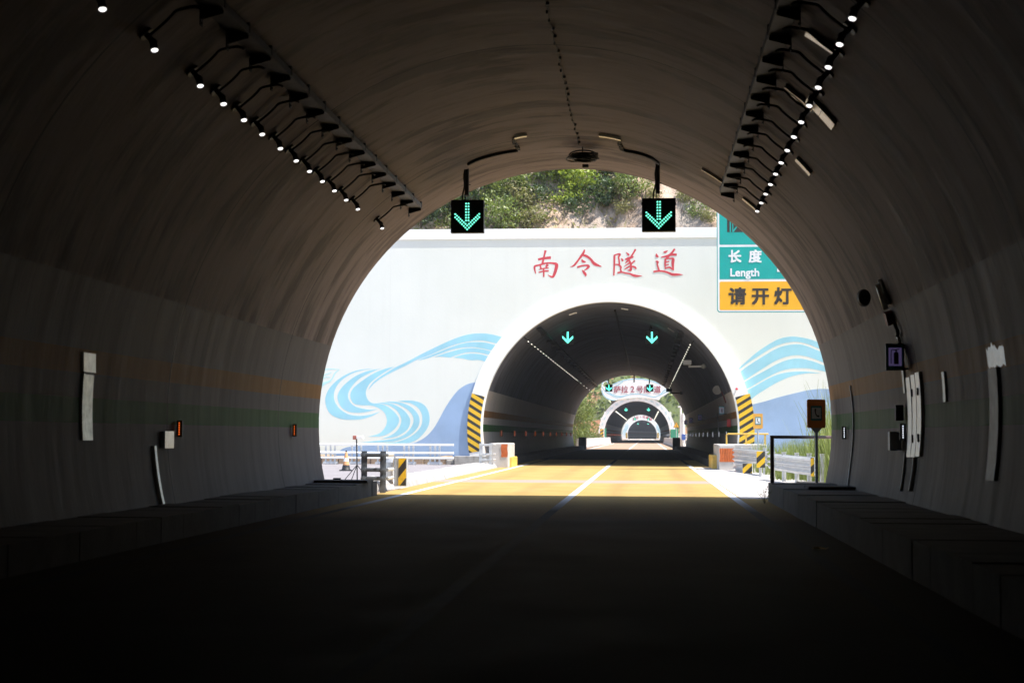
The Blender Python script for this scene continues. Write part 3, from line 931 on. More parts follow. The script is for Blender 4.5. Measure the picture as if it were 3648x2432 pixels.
tray(-1, 6, 31.1, 'dark cable tray on brackets along the left side of the near tunnel ceiling')
tray(1, 6, 29.5, 'dark cable tray on brackets along the right side of the near tunnel ceiling')
tray(-1, 67, 147, 'dark cable tray along the left side of the second tunnel ceiling', 4.0, True)
tray(1, 69.5, 142, 'dark cable tray along the right side of the second tunnel ceiling', 4.0, True)

# ------------------------------------------------------------------ lane signals
def make_signal():
    o = thing('lane_signal', 'x', 'lane signal', (0, 0, 0), 'green arrow lane signals')
    h = .34
    MB().box(-h, h, 0, .14, -h, h, bev=.012).box(-h - .012, -h + .004, .03, .09, h - .14, h - .08).box(h - .004, h + .012, .03, .09, h - .14, h - .08).build('housing', m_panel, o)
    lit, dim = [], []
    S = .68 / 240
    for k in range(7):
        for x in (-9, 9): lit.append((x * S, (92 - 20.5 * k) * S))
    for k in range(8):
        t = k / 7
        for b0, b1 in ((16, -67), (-7, -95)):
            for s in (-1, 1):
                if k == 7 and s > 0: continue
                lit.append((s * (87 - 87 * t) * S, (b0 + (b1 - b0) * t) * S))
    for k in range(9):
        t = k / 8
        for off in (0, 22):
            for s in (-1, 1):
                for zz in (-1, 1):
                    dim.append((s * (95 - 80 * t) * S, zz * (90 - off - 78 * t) * S))
    def dots(ps, r, front):
        mb = MB()
        for x, z in ps:
            n = len(mb.v)
            for ring_, (rr, yy) in enumerate(((r, 0), (r * .75, -front * .7), (.0, -front))):
                if rr == 0: mb.v.append(Vector((x, -.002 + yy, z)))
                else: mb.v += [Vector((x + rr * math.cos(j * math.pi / 4), -.002 + yy, z + rr * math.sin(j * math.pi / 4))) for j in range(8)]
            for j in range(8):
                j2 = (j + 1) % 8
                mb.f.append((n + j, n + j2, n + 8 + j2, n + 8 + j)); mb.f.append((n + 8 + j, n + 8 + j2, n + 16))
        return mb
    near = [p for p in dim if all((p[0] - q[0]) ** 2 + (p[1] - q[1]) ** 2 > .0007 for q in lit)]
    dots(lit, .0185, .014).build('lit_arrow', m_green, o)
    dots(near, .013, .006).build('unlit_diodes', m_dimgreen, o)
    mb = MB().tube([(-.02, .07, h + .10), (-.02, .07, 1.10)], .045, 10).box(-.10, .10, .0, .16, 1.06, 1.09)
    mb.tube([(-.02, .07, h + .32), (.06, .07, h + .32)], .01, 5)
    mb.tube([(-.045, .07, h - .01), (-.045, .07, h + .14)], .009, 5).tube([(.005, .07, h - .01), (.005, .07, h + .14)], .009, 5)
    mb.build('hanger_pole', m_black, o, smooth=True, angle=40)
    MB().tube(catmull([(-.11, .06, h), (-.10, .05, h + .12), (-.06, .0, h + .30), (-.07, -.01, h + .5), (-.03, .0, 1.05)], 4), .017, 6).build('cable', m_blackm, o, smooth=True)
    return o
sigs = [
 (30.5, -3.64, 5.79, 'near lane signal with green down arrow hanging above the left lane'),
 (30.5, .25, 5.79, 'near lane signal with green down arrow hanging above the right lane'),
 (75.6, None, (1304, 775), 'green arrow signal over the left lane at the front of the second tunnel'),
 (75.6, None, (1497.4, 775), 'green arrow signal over the right lane at the front of the second tunnel'),
 (147.0, None, (1398.6, 890.8), 'black square arrow signal covering the left end of the wave name board'),
 (147.0, None, (1492.4, 890.8), 'black square arrow signal covering the red letters of the wave name board'),
 (266.0, None, (1437.8, 940.0), 'green arrow over the left lane just inside the third tunnel mouth'),
 (266.0, None, (1489.7, 940.0), 'green arrow over the right lane just inside the third tunnel mouth'),
 (432.0, None, (1457.9, 962), 'small square arrow signal, left one in front of the farthest white ring'),
 (432.0, None, (1489.4, 962), 'small square arrow signal, right one in front of the farthest white ring'),
 (586.0, None, (1465.5, 972.5), 'tiny green arrow, left one inside the farthest dark tunnel'),
 (586.0, None, (1488.7, 972.5), 'tiny green arrow, right one inside the farthest dark tunnel'),
]
proto = make_signal()
for i, (y, x, z, lab) in enumerate(sigs):
    o = proto if i == 0 else copy_tree(proto)
    if x is None:
        p = at(z[0] * 1.55102, z[1] * 1.55102, y); x, z = p.x, p.z
    o.location = (x, y, z); o['label'] = lab
    if i >= 2:
        for ch in o.children:
            if ch.name.startswith('lit_arrow'):
                ch.data = ch.data.copy(); ch.data.materials[0] = m_greenfar

# conduits feeding the two near signals, with bright duct covers
def ceil_line(pts, off=.03):
    out = []
    for sx, sy in pts:
        a, y = hit(sx, sy, RT - off); out.append(tuple(lin(a, RT - off, y)))
    return out
cS = crop(1780, 440, 3.92); c3 = crop(1300, 450, 1.47)
for lab, run, zig, duct in (
    ('black conduit bent along the ceiling to the left near signal', [c3(540, 200), c3(600, 172), c3(700, 145), c3(800, 128)], [cS(262, 355), cS(215, 275), cS(190, 205)], [cS(205, 180), cS(285, 160), cS(380, 145)]),
    ('black conduit bent along the ceiling to the right near signal', [cS(2215, 560), cS(2150, 505), cS(2040, 450), cS(1900, 410), cS(1760, 385), cS(1700, 360)], [cS(1700, 355), cS(1680, 290), cS(1665, 220)], [cS(1690, 205), cS(1590, 180), cS(1470, 158), cS(1385, 148)])):
    p = Vector(ceil_line(run)[0])
    o = thing('ceiling_conduit', lab, 'conduit', p, 'conduits to the near signals')
    MB().tube(catmull(ceil_line(run), 4), .03, 8).build('pipe', m_blackm, o, smooth=True)
    q = random.Random(5)
    zp = ceil_line(zig, .02)
    mb = MB().tube(zp, .012, 5).tube([(a + .02, b, c) for a, b, c in zp], .012, 5)
    for k in range(9):
        t = k / 8 * (len(zp) - 1); i = min(int(t), len(zp) - 2); f = t - i
        c = Vector(zp[i]).lerp(Vector(zp[i + 1]), f)
        mb.box(c.x - .05 * q.random(), c.x + .05 * q.random(), c.y - .03, c.y + .02, c.z - .03, c.z + .005)
    mb.build('bare_cable', m_blackm, o)
    dp = ceil_line(duct, .012)
    mb = MB()
    for a, b in zip(dp, dp[1:]):
        a, b = Vector(a), Vector(b)
        s = (b - a) * .012
        a += s; b -= s
        d = Vector((0, .11, 0)); n = Vector((0, 0, -.05))
        mb.quad(a - d, b - d, b - d * .5 + n, a - d * .5 + n).quad(a - d * .5 + n, b - d * .5 + n, b + d * .5 + n, a + d * .5 + n).quad(a + d * .5 + n, b + d * .5 + n, b + d, a + d)
    mb.build('duct_cover', m_bright, o)

# cable with clips and its hanging coil
o = thing('ceiling_cable', 'thin clipped cable running along the crown of the near tunnel ceiling', 'cable', (-1.33, 29, 7.1))
q = random.Random(11)
pts = []; y = 4.0
while y < 30.1:
    pts.append((-1.34 + q.uniform(-.02, .02), y, CZ + RT - .022 - q.uniform(0, .012))); y += .22
MB().tube(pts, .008, 5).build('cable', m_blackm, o)
mb = MB(); y = 4.0
while y < 30:
    s = q.choice((-1, 1))
    mb.box(-1.34, -1.34 + s * .035 + .008, y, y + .02, CZ + RT - .05, CZ + RT - .005); y += .42
mb.build('clip', m_black, o)
mb = MB()
c = Vector((-1.28, 30.25, 6.72))
for k in range(15):
    rr = .26 + q.uniform(-.05, .05); tx, ty = q.uniform(-.16, .16), q.uniform(-.22, .22)
    cc = c + Vector((q.uniform(-.03, .03), q.uniform(-.03, .03), q.uniform(-.06, .06) + .20))
    mb.tube([(cc.x + rr * math.cos(t), cc.y + rr * math.sin(t), cc.z + rr * (tx * math.cos(t) + ty * math.sin(t))) for t in [i * math.pi / 12 for i in range(25)]], .016, 5)
mb.tube([(c.x, c.y, c.z + .16), (c.x, c.y, 7.14)], .012, 5).box(c.x + .0, c.x + .12, c.y - .05, c.y + .05, c.z - .0, c.z + .06)
tag(mb.build('cable_coil', m_blackm, None, c), 'black coil of spare cable hanging below the ceiling crown', 'cable coil')

# bright duct covers fixed across the ceiling on the right
c2_ = crop(2148, 0, 1.568)
def wall_duct(lab, ptsrc, width, mat, depth=.05, cat='duct cover', name='duct_cover', group=None, n=6, seg=0, parent=None):
    """shallow cover lying on the lining between two measured ends, running along the arch"""
    (a0, y0), (a1, y1) = hit(*ptsrc[0]), hit(*ptsrc[1])
    mb = MB()
    for i in range(n):
        t0, t1 = i / n + (.012 if seg and i % seg == 0 and i else 0), (i + 1) / n
        def P(t, v, r): return lin(a0 + (a1 - a0) * t, r, y0 + (y1 - y0) * t + v * width)
        r0, r1 = RT - .002, RT - depth
        A = [P(t0, -.5, r0), P(t0, -.42, r1), P(t0, .42, r1), P(t0, .5, r0)]
        B = [P(t1, -.5, r0), P(t1, -.42, r1), P(t1, .42, r1), P(t1, .5, r0)]
        for j in range(3): mb.quad(A[j], B[j], B[j + 1], A[j + 1])
        if i == 0 or (seg and i % seg == 0): mb.quad(*A)
        if i == n - 1 or (seg and (i + 1) % seg == 0): mb.quad(*B[::-1])
    c = lin((a0 + a1) / 2, RT, (y0 + y1) / 2)
    o = mb.build(name, mat, parent, None if parent else c)
    if parent is None: tag(o, lab, cat, group)
    return o
G = 'bright duct covers across the ceiling'
wall_duct('yellowish metal duct cover on the right ceiling, nearest of the bright covers', (c2_(1145, 172), c2_(1300, 275)), .20, m_bright, group=G, n=8)
wall_duct('long thin bright duct cover crossing behind the right lamp row', (c2_(1022, 478), c2_(1178, 605)), .18, m_bright, group=G, n=8)
wall_duct('wide two piece bright duct cover crossing the right lamp row', (c2_(1152, 540), c2_(1300, 698)), .42, m_bright, group=G, n=8, seg=4)
wall_duct('small grey duct cover beside the right lamp row', (c2_(1088, 880), c2_(1168, 966)), .22, m_bright, group=G)
wall_duct('very thin pale strip on the ceiling left of the right cable tray', (c2_(556, 936), c2_(678, 1014)), .07, m_bright, group=G)
wall_duct('thin grey duct cover close to the end of the right cable tray', (c2_(786, 1100), c2_(872, 1172)), .20, m_bright, group=G)

# ------------------------------------------------------------------ left wall fittings
c7 = crop(0, 1000, 2091 / 1200)
o = wall_duct('tall dull white duct on the left wall below a pale panel', (c7(540, 575), c7(533, 990)), .42, m_whitemetal, .03, group='tall white ducts on the walls')
wall_duct(None, (c7(545, 566), c7(545, 582)), .34, m_black, .034, name='cap', parent=o, n=1)  # black strip drawn for the dark gap above the duct; no cap there
wall_duct('square pale panel stuck above the tall left duct', (c7(545, 447), c7(545, 566)), .50, m_patch, .03, cat='panel', name='wall_panel', n=4)
o = thing('junction_box', 'small grey metal box on the left wall beside the amber light', 'box', lin(*[math.pi - .0, RT - .2, 22.4]))
o.location = (-7.15, 21.9, 1.25)
MB().box(-7.22, -7.10, 21.9, 22.31, 1.13, 1.375, bev=.012).build('box', m_steelp, o)
MB().box(-7.10, -7.085, 21.89, 22.32, 1.125, 1.38, bev=.004).build('lid', m_bright, o)
def wall_pipe(lab, pts, r, mat, name='wall_conduit', off=.02, cat='conduit', group=None):
    ps = ceil_line(pts, off)
    o = MB().tube(catmull(ps, 4), r, 7).build(name, mat, None, ps[-1], smooth=True)
    return tag(o, lab, cat, group)
wall_duct('flaking white conduit running down from the small box to the left walkway', (c7(945, 1025), c7(998, 1388)), .11, m_patch, .05, cat='conduit', name='wall_conduit', n=8)

# ------------------------------------------------------------------ wall marker lights
def make_marker(mat, lab, group):
    o = thing('wall_marker', lab, 'marker light', (0, 0, 0), group)
    MB().box(-.045, .045, 0, .07, -.125, .125, bev=.006).build('housing', m_black, o)
    mb = MB()
    for k in range(6): mb.ico((0, -.004, -.085 + .034 * k), (.010, .010, .0105), 1)
    mb.build('diodes', mat, o, smooth=True)
    return o
MY = [22.6, 30.2]
M2 = [74.2 + 7.62 * k for k in range(10)]
M3 = [265 + 8.0 * k for k in range(20)]
for side, mat, nm, colr in ((-1, m_amber, 'left', 'amber'), (1, m_wled, 'right', 'white')):
    proto = None
    for y in MY + M2 + M3:
        z = 1.42
        rr = math.sqrt(RT ** 2 - (z - CZ) ** 2) - .07
        if y < 33:
            lab = f'{colr} marker light on the {nm} wall ' + ('close to the tunnel mouth' if y > 25 else 'deeper inside the near tunnel, away from the mouth')
            grp = f'{colr} marker lights on the near tunnel wall'
        elif y < 150:
            k = M2.index(y)
            lab = f'glowing {colr} marker, {ORD[k]} from the front on the {nm} wall of the second tunnel'
            grp = f'{colr} markers on the second tunnel wall'
        else:
            lab = f'tiny {colr} marker in the dotted line along the {nm} wall of the third tunnel'
            grp = f'{colr} markers on the third tunnel wall'
        if proto is None: proto = o = make_marker(mat, lab, grp)
        else:
            o = copy_tree(proto); o['label'] = lab; o['group'] = grp
        o.location = (CX + side * rr, y + (.75 if side > 0 and y < 25 else 0), z)
        if y > 60: o.scale = (1.35, 1, 1.25)
        if y > 200: o.scale = (2.2, 1, 1.8)

# ------------------------------------------------------------------ right wall fittings
c5 = crop(2400, 1000, 2302 / 1248)
cR = crop(3050, 950, 1.96)
def make_exting(lab):
    o = thing('extinguisher_sign', lab, 'sign', (0, 0, 0), 'lit extinguisher signs')
    MB().box(-.135, .135, 0, .11, -.20, .20, bev=.01).box(.10, .26, .04, .07, -.19, -.16).box(.10, .26, .04, .07, .12, .15).build('housing', m_black, o)
    MB().box(-.122, .122, -.006, .004, -.185, .185, bev=.002).build('border', m_tealborder, o)
    MB().box(-.095, .095, -.009, .0, -.135, .135).build('lit_panel', m_violet, o)
    mb = MB()
    mb.prism([(-.02, -.11), (.05, -.11), (.05, .055), (.03, .075), (.0, .075), (-.02, .055)], -.012, -.0085)
    mb.prism([(.0, .08), (.03, .08), (.03, .10), (.0, .10)], -.012, -.0085)
    stroke_mb(mb, [(.015, .10, .012), (-.03, .105, .012), (-.055, .09, .012), (-.06, .0, .012), (-.06, -.10, .012)], -.0125, -.0085)
    stroke_mb(mb, [(.01, .105, .01), (.06, .115, .012)], -.013, -.0085)
    mb.build('extinguisher_symbol', m_black, o)
    return o
proto = make_exting('lit violet extinguisher sign in a dark frame on the near right wall')
proto.location = (3.68, 22.9, 2.53)
for y, lab in ((74, 'pale extinguisher sign nearest the mouth of the second tunnel'), (104, 'small violet extinguisher sign midway along the right wall of the second tunnel'),
               (125, 'smaller blue extinguisher sign farther along the right wall of the second tunnel'), (142, 'tiny blue extinguisher sign at the far end of the second tunnel')):
    o = copy_tree(proto); o.location = (3.62, y, 2.58); o['label'] = lab

# alarm sounder with its conduits
a, y = hit(*cR(150, 180))
c = lin(a, RT - .22, y)
o = thing('alarm_sounder', 'round black sounder with metal conduits high on the near right wall', 'alarm', lin(a, RT, y))
mb = MB()
bm = bmesh.new(); bmesh.ops.create_cone(bm, cap_ends=True, segments=20, radius1=.115, radius2=.09, depth=.14)
bmesh.ops.bevel(bm, geom=[e for e in bm.edges if len(e.link_faces) == 2 and e.calc_face_angle(0) > .8], offset=.02, segments=3, affect='EDGES')
mb.addbm(bm, Matrix.Translation(c) @ Matrix.Rotation(R(90), 4, 'X') @ Matrix.Scale(1.25, 4, (0, 1, 0)))
mb.build('sounder', m_black, o, smooth=True, angle=40)
pa = ceil_line([cR(165, 92), cR(185, 150), cR(232, 262)], .03)
MB().tube(pa, .035, 8).build('conduit', m_patch, o, smooth=True)
pa = ceil_line([cR(150, 125), cR(175, 200), cR(208, 297)], .10)
MB().tube(pa, .04, 8).build('conduit', m_patch, o, smooth=True)
a, y = hit(*cR(258, 350))
c = lin(a, RT - .05, y)
o = thing('alarm_box', 'small dark red alarm box with a black hose below the sounder', 'alarm', c)
mb = MB(); q0 = hit(*cR(248, 308)); q1 = hit(*cR(268, 392))
mb.tube([lin(q0[0], RT - .06, q0[1]), lin(q1[0], RT - .06, q1[1])], .085, 4).build('box', m_darkred, o)
MB().tube(catmull(ceil_line([cR(268, 395), cR(278, 425), cR(290, 455), cR(285, 480)], .05), 4), .03, 7).build('hose', m_blackm, o, smooth=True)
MB().tube(ceil_line([cR(283, 470), cR(298, 505), cR(310, 555)], .035), .028, 7).build('conduit', m_bright, o, smooth=True)

# slatted metal cable cabinet
cab = thing('cable_cabinet', 'rusty slatted metal cover on the right wall, widest of the wall covers', 'duct cover', lin(*((hit(*cR(415, 1030))[0],) + (RT,) + (hit(*cR(415, 1030))[1],))))
for k, (ut, ub, vt, vb) in enumerate(((378, 385, 770, 1330), (412, 415, 752, 1330), (443, 447, 735, 1325))):
    (a0, y0), (a1, y1) = hit(*cR(ut, vt)), hit(*cR(ub, vb))
    wall_duct(None, (cR(ut, vt), cR(ub, vb)), .38, m_bright, .045, parent=cab, name='cover', n=6)
for u, v0, v1 in ((391, 855, 905), (432, 845, 895), (395, 1175, 1225), (436, 1168, 1222)):
    ps = ceil_line([cR(u, v0), cR(u + 2, v1)], .047)
    MB().tube(ps, .022, 4).build('slot', m_black, cab)
wall_duct('narrow white duct cover on the right wall beside the slatted cover', (cR(618, 732), cR(632, 942)), .18, m_whitemetal, .03, group='narrow covers on the right wall')
wall_duct('thin bent white cover between the violet sign and the slatted cover', (cR(325, 652), cR(349, 882)), .16, m_whitemetal, .03, group='narrow covers on the right wall')
wall_duct('tall grey duct on the right wall below a ragged white patch', (cR(968, 705), cR(952, 1492)), .50, m_dull, .035, group='tall white ducts on the walls', n=10)
# ragged filler patch
(a0, y0), (a1, y1) = hit(*cR(985, 690)), hit(*cR(985, 545))
mb = MB(); q = random.Random(2); N = 14; pr = []
for i in range(N + 1):
    v = -.42 + .84 * i / N
    top = 1.0 + .12 * q.uniform(-1, 1) - .25 * abs(v) + (.22 if i == 5 else 0) + (-.2 if i in (8, 9) else 0)
    pr.append((lin(a0 + (a1 - a0) * (-.03 + .08 * q.uniform(-1, 1)), RT - .004, y0 - v), lin(a0 + (a1 - a0) * top, RT - .004, y0 - v)))
for (b0, t0), (b1, t1_) in zip(pr, pr[1:]): mb.quad(b0, b1, t1_, t0)
tag(mb.build('wall_patch', m_patch, None, lin(a0, RT, y0)), 'ragged white filler patch on the wall above the tall right duct', 'patch')
a, y = hit(*cR(325, 1220))
c = lin(a, RT - .12, y)
o = thing('junction_box', 'flat grey junction box left of the slatted cover on the right wall', 'box', c)
MB().box(c.x - .09, c.x + .09, c.y - .1, c.y + .1, c.z - .14, c.z + .14, bev=.01).build('box', m_steelp, o)
MB().box(c.x - .095, c.x + .02, c.y - .112, c.y - .09, c.z - .145, c.z + .145, bev=.004).build('lid', m_steel, o)
a, y = hit(*cR(347, 1018)); c = lin(a, RT - .08, y)
tag(MB().box(c.x - .07, c.x + .05, c.y, c.y + .12, c.z - .12, c.z + .12, bev=.015).box(c.x - .075, c.x - .06, c.y - .02, c.y + .01, c.z - .12, c.z + .12).build('switch_box', m_black, None, c), 'small black switch box left of the slatted cover', 'box')
GC = 'thin conduits down the right wall'
wall_pipe('thin pale conduit down the right wall close to the tunnel mouth', [c5(1160, 690), c5(1172, 780), c5(1180, 880), c5(1178, 1050), c5(1160, 1220), c5(1140, 1370)], .018, m_steel, group=GC)
wall_pipe('thin grey conduit below the flat junction box on the right wall', [cR(347, 1285), cR(340, 1350), cR(330, 1450), cR(312, 1565)], .022, m_steel, group=GC)
wall_pipe('grey conduit leaving the bottom of the slatted cover', [cR(410, 1335), cR(405, 1410), cR(395, 1480), cR(380, 1565)], .035, m_steel, group=GC)

# ------------------------------------------------------------------ between the two tunnels
def X(dispx, Y): return at(dispx * 1.55102, 1500, Y).x
def Z(dispy, Y): return at(2250, dispy * 1.55102, Y).z
c9 = crop(1130, 1530, 3.36)
c4 = crop(2450, 1250, 3.136)

# cover slabs lying loose on the walkway ends
tag(MB().box(-7.0, -5.85, 31.6, 32.3, .325, .375, bev=.008).box(-6.75, -6.6, 32.4, 32.52, .325, .40).build('cover_slab', m_concd, None, (-6.4, 32, .325)), 'dark loose cover slab on the left walkway end', 'slab')
tag(MB().box(2.95, 3.82, 28.2, 29.0, .375, .43, bev=.01).build('cover_slab', m_concd, None, (3.4, 28.6, .375)), 'dark loose cover slab on the right walkway', 'slab')

# steel rail end frame by the left kerb
def rail_frame(name, label, x0, x1, y, zb, ztop, bars, mat, depth=1.1, zb0=None):
    o = thing(name, label, 'rail end', ((x0 + x1) / 2, y, zb), 'steel rail end frames')
    pw_ = .055
    for x, b in ((x0, zb0 if zb0 is not None else zb), (x1, zb)):
        mb = MB()
        for dy in (0, .16):      # I section post: two flanges and a web
            mb.box(x - pw_, x + pw_, y + dy, y + dy + .012, b, ztop, bev=.003)
        mb.box(x - .006, x + .006, y + .012, y + .16, b, ztop - .01)
        mb.build('post', mat, o)
    for z in bars:
        mb = MB().box(x0 + pw_ - .02, x1 - pw_ + .02, y - .02, y + .07, z - .045, z + .045, bev=.012)
        for x in (x0, x1):
            mb.tube([(x, y - .035, z), (x, y - .012, z)], .062, 12).tube([(x, y - .07, z), (x, y - .03, z)], .03, 8)
        mb.build('crossbar', mat, o, smooth=True, angle=35)
    for x in (x0 + .09, x1 + .09):
        mb = MB()
        for z in bars: mb.tube([(x, y + .1, z), (x, y + depth, z - .0)], .04, 8)
        mb.build('rail', m_steel, o, smooth=True, angle=40)
    return o
rail_frame('guardrail_end', 'dark grey steel rail end frame standing against the left walkway end', -6.50, -6.06, 34.6,   .0, .96, (.865, .53, .33), M('shaded grey rail steel', (.16, .18, .21), .5, .2, var=.15, scale=6), .9, zb0=.28)  # darker copy of the rail steel, the headwall's shade put into its colour
rail_frame('guardrail_end', 'sunlit steel rail end frame in front of the left concrete block', -6.70, -6.30, 61.2, .0, 1.0, (.93, .55, .33), m_steel, 1.0)

# rounded nose with a hazard board
o = thing('crash_nose', 'rounded metal crash nose carrying a worn striped hazard board', 'barrier nose', (-6.2, 37, 0))
mb = MB(); nz = 14
prev = None
for zz, rr in ((.12, .10), (.22, .20), (.45, .24), (.66, .23), (.74, .17), (.80, .08)):
    cur = [Vector((-6.28 + .05 - rr * math.cos(t), 37.25 - .30 * math.sin(t) * rr / .24 + .1, zz)) for t in [math.pi * k / nz - math.pi * .5 for k in range(nz + 1)]]
    if prev:
        for k in range(nz): mb.quad(prev[k], prev[k + 1], cur[k + 1], cur[k])
    prev = cur
mb.build('nose', m_steel, o, smooth=True)
MB().box(-6.18, -5.86, 36.94, 37.12, .08, .78, bev=.02).build('board', m_steelp, o)
m_hzw = hazard_mat('worn stripes on the nose board', -1.0, .46, .5, 1.25, .5)
MB().box(-6.07, -5.88, 36.93, 36.945, .10, .76).build('hazard_stripes', m_hzw, o)

# small post with a red and white box and stay legs
o = thing('marker_post', 'thin dark post with a small red and white box on top', 'post', (X(822, 40.5), 40.5, .1))
b = o.location.copy()
MB().tube([b, b + Vector((-.03, 0, 1.12))], .018, 8).build('pole', m_black, o)
MB().box(b.x - .13, b.x - .03, 40.46, 40.56, b.z + 1.10, b.z + 1.21, bev=.01).build('red_box', M('faded red box', (.50, .17, .13), .6), o)
MB().box(b.x - .03, b.x + .15, 40.45, 40.57, b.z + 1.12, b.z + 1.20, bev=.01).build('white_box', m_white, o)
for dx, dy in ((-.34, -.1), (-.22, .3), (.3, .15)):
    MB().tube([b + Vector((-.01, 0, .42)), b + Vector((dx, dy, 0))], .011, 6).build('leg', m_black, o)

# traffic cone
o = thing('traffic_cone', 'faded orange traffic cone with a dark base on the pale lot', 'traffic cone', (X(796, 51), 51, .10))
b = o.location
mb = MB(); 
mb.box(b.x - .20, b.x + .20, 50.8, 51.2, .10, .14, bev=.015).tube([(b.x, 51, .14), (b.x, 51, .17), (b.x, 51, .30)], [.17, .14, .115], 20)
mb.build('base', m_black, o, smooth=True, angle=35)
MB().tube([(b.x, 51, .30), (b.x, 51, .66), (b.x, 51, .74)], [.112, .05, .032], 20).build('cone', m_cone, o, smooth=True, angle=40)
MB().tube([(b.x, 51, .42), (b.x, 51, .54)], [.094, .076], 20, cap=False).build('white_band', m_white, o, smooth=True)
MB().tube([(b.x, 51, .73), (b.x, 51, .79)], [.03, .022], 12).build('tip', m_black, o)

# three bar railing in front of the mural
o = thing('guardrail', 'pale three bar steel railing along the far side of the lot', 'railing', (X(885, 62), 62, 0))
xa, xb = -22.0, X(1042, 62)
for z in (.92, .585, .375):
    for dy in (-.10, .12):
        MB().tube([(xa, 62 + dy, z), (xb, 62 + dy, z)], .042, 8).build('rail', m_white, o, smooth=True, angle=40)
x = X((1130 + 1420 / 3.36) / 1.551, 62)
while x > xa:
    mb = MB()
    for dx in (-.22, -.02, .16):
        mb.box(x + dx - .035, x + dx + .035, 61.96, 62.06, .02, .90, bev=.004)
    mb.box(x - .3, x + .26, 61.9, 62.1, .10, .22, bev=.02)
    for dx in (-.26, .22): mb.tube([(x + dx, 61.85, .16), (x + dx, 62.12, .16)], .06, 8)
    mb.build('post', m_steel, o)
    x -= 1.09
# rough footing strip and low wall below the mural
mb = MB(); q = random.Random(4)
x = -21.5
while x < -8.2:
    w = q.uniform(.3, .8); mb.box(x, x + w * .98, 63.2 + q.uniform(-.1, .1), 65.9, -.05, .40 + q.uniform(-.07, .07), bev=.04); x += w
tag(mb.build('footing', m_dirt, None, (-14, 64, 0)), 'rough earth coloured footing below the mural wall', 'footing')
tag(MB().box(-7.95, -6.42, 62.6, 62.95, -.05, .46, bev=.02).box(-8.3, -7.97, 62.7, 63.0, -.05, .30, bev=.05).build('low_wall', m_conc, None, (-7.2, 62.8, 0)), 'short grey concrete wall between the railing and the left block', 'wall')

# concrete blocks with orange reflectors at the second tunnel mouth
def wavy(x0, x1, z0, z1, y, nw, amp):
    mb = MB(); n = 60
    for k in range(n):
        def P(kk, z):
            t = kk / n
            return (x0 + (x1 - x0) * t + .012 * math.sin(z * 14), y - .006 - amp * (1 + math.sin(t * nw * 2 * math.pi + z * 1.5)), z)
        nzz = 6
        for j in range(nzz):
            za, zb = z0 + (z1 - z0) * j / nzz, z0 + (z1 - z0) * (j + 1) / nzz
            mb.quad(P(k, za), P(k + 1, za), P(k + 1, zb), P(k, zb))
    return mb
o = thing('concrete_block', 'left concrete end block with a rusty orange reflector panel', 'concrete block', (-6.1, 63, 0))
x0, x1 = X(1125, 62.6), X(1168, 62.6)
MB().box(x0, x1, 62.6, 65.6, -.05, 1.0, bev=.05).build('block', m_concl, o)
wavy(X(1151.5, 62.6), X(1166, 62.6), Z(1051, 62.6), Z(1021, 62.6), 62.6, 7, .008).build('reflector_panel', m_ref, o)
tag(MB().box(X(1167, 63.5), X(1178, 63.5), 63.2, 65.8, -.05, .42, bev=.03).build('kerb_end', m_yelpaint, None, (-5.6, 63.5, 0)), 'low yellow painted kerb end beside the left block', 'kerb end')
o = thing('concrete_block', 'right concrete end block with a wavy orange reflector panel', 'concrete block', (3.2, 61, 0))
x0, x1 = X(1651.5, 60.2), X(1687, 60.2)
MB().box(x0, x1, 60.2, 62.2, -.05, .98, bev=.03).box(x0 + .02, X(1762, 62), 62.2, 65.7, -.05, 1.0, bev=.03).build('block', m_concl, o)
wavy(x0 + .02, x1 - .0, Z(1059, 60.2), Z(1028, 60.2), 60.2, 9, .012).build('reflector_panel', m_ref, o)
tag(MB().box(X(1634, 63), X(1650, 63), 62.4, 65.8, -.05, .55, bev=.04).build('kerb_end', m_yelpaint, None, (2.7, 63, 0)), 'low yellow tinted kerb end beside the right block', 'kerb end')

# yellow railing on the right block
o = thing('railing', 'yellow tubular railing standing on the right concrete block', 'railing', (X(1713, 62.3), 62.3, 1.0))
ya = 62.35
xs = [X(1668.5, ya), X(1713.5, ya), X(1757, ya)]
zt = Z(995, ya)
MB().tube([(xs[0], ya, .98), (xs[0], ya, zt - .05), (xs[0] + .05, ya, zt), (X(1765, ya), ya, zt)], .033, 8).build('top_rail', m_yelpaint, o, smooth=True, angle=50)
for x, zb in ((xs[1], .98), (xs[2], .35)): MB().box(x - .035, x + .035, ya - .02, ya + .02, zb, zt).build('post', m_yelpaint, o)

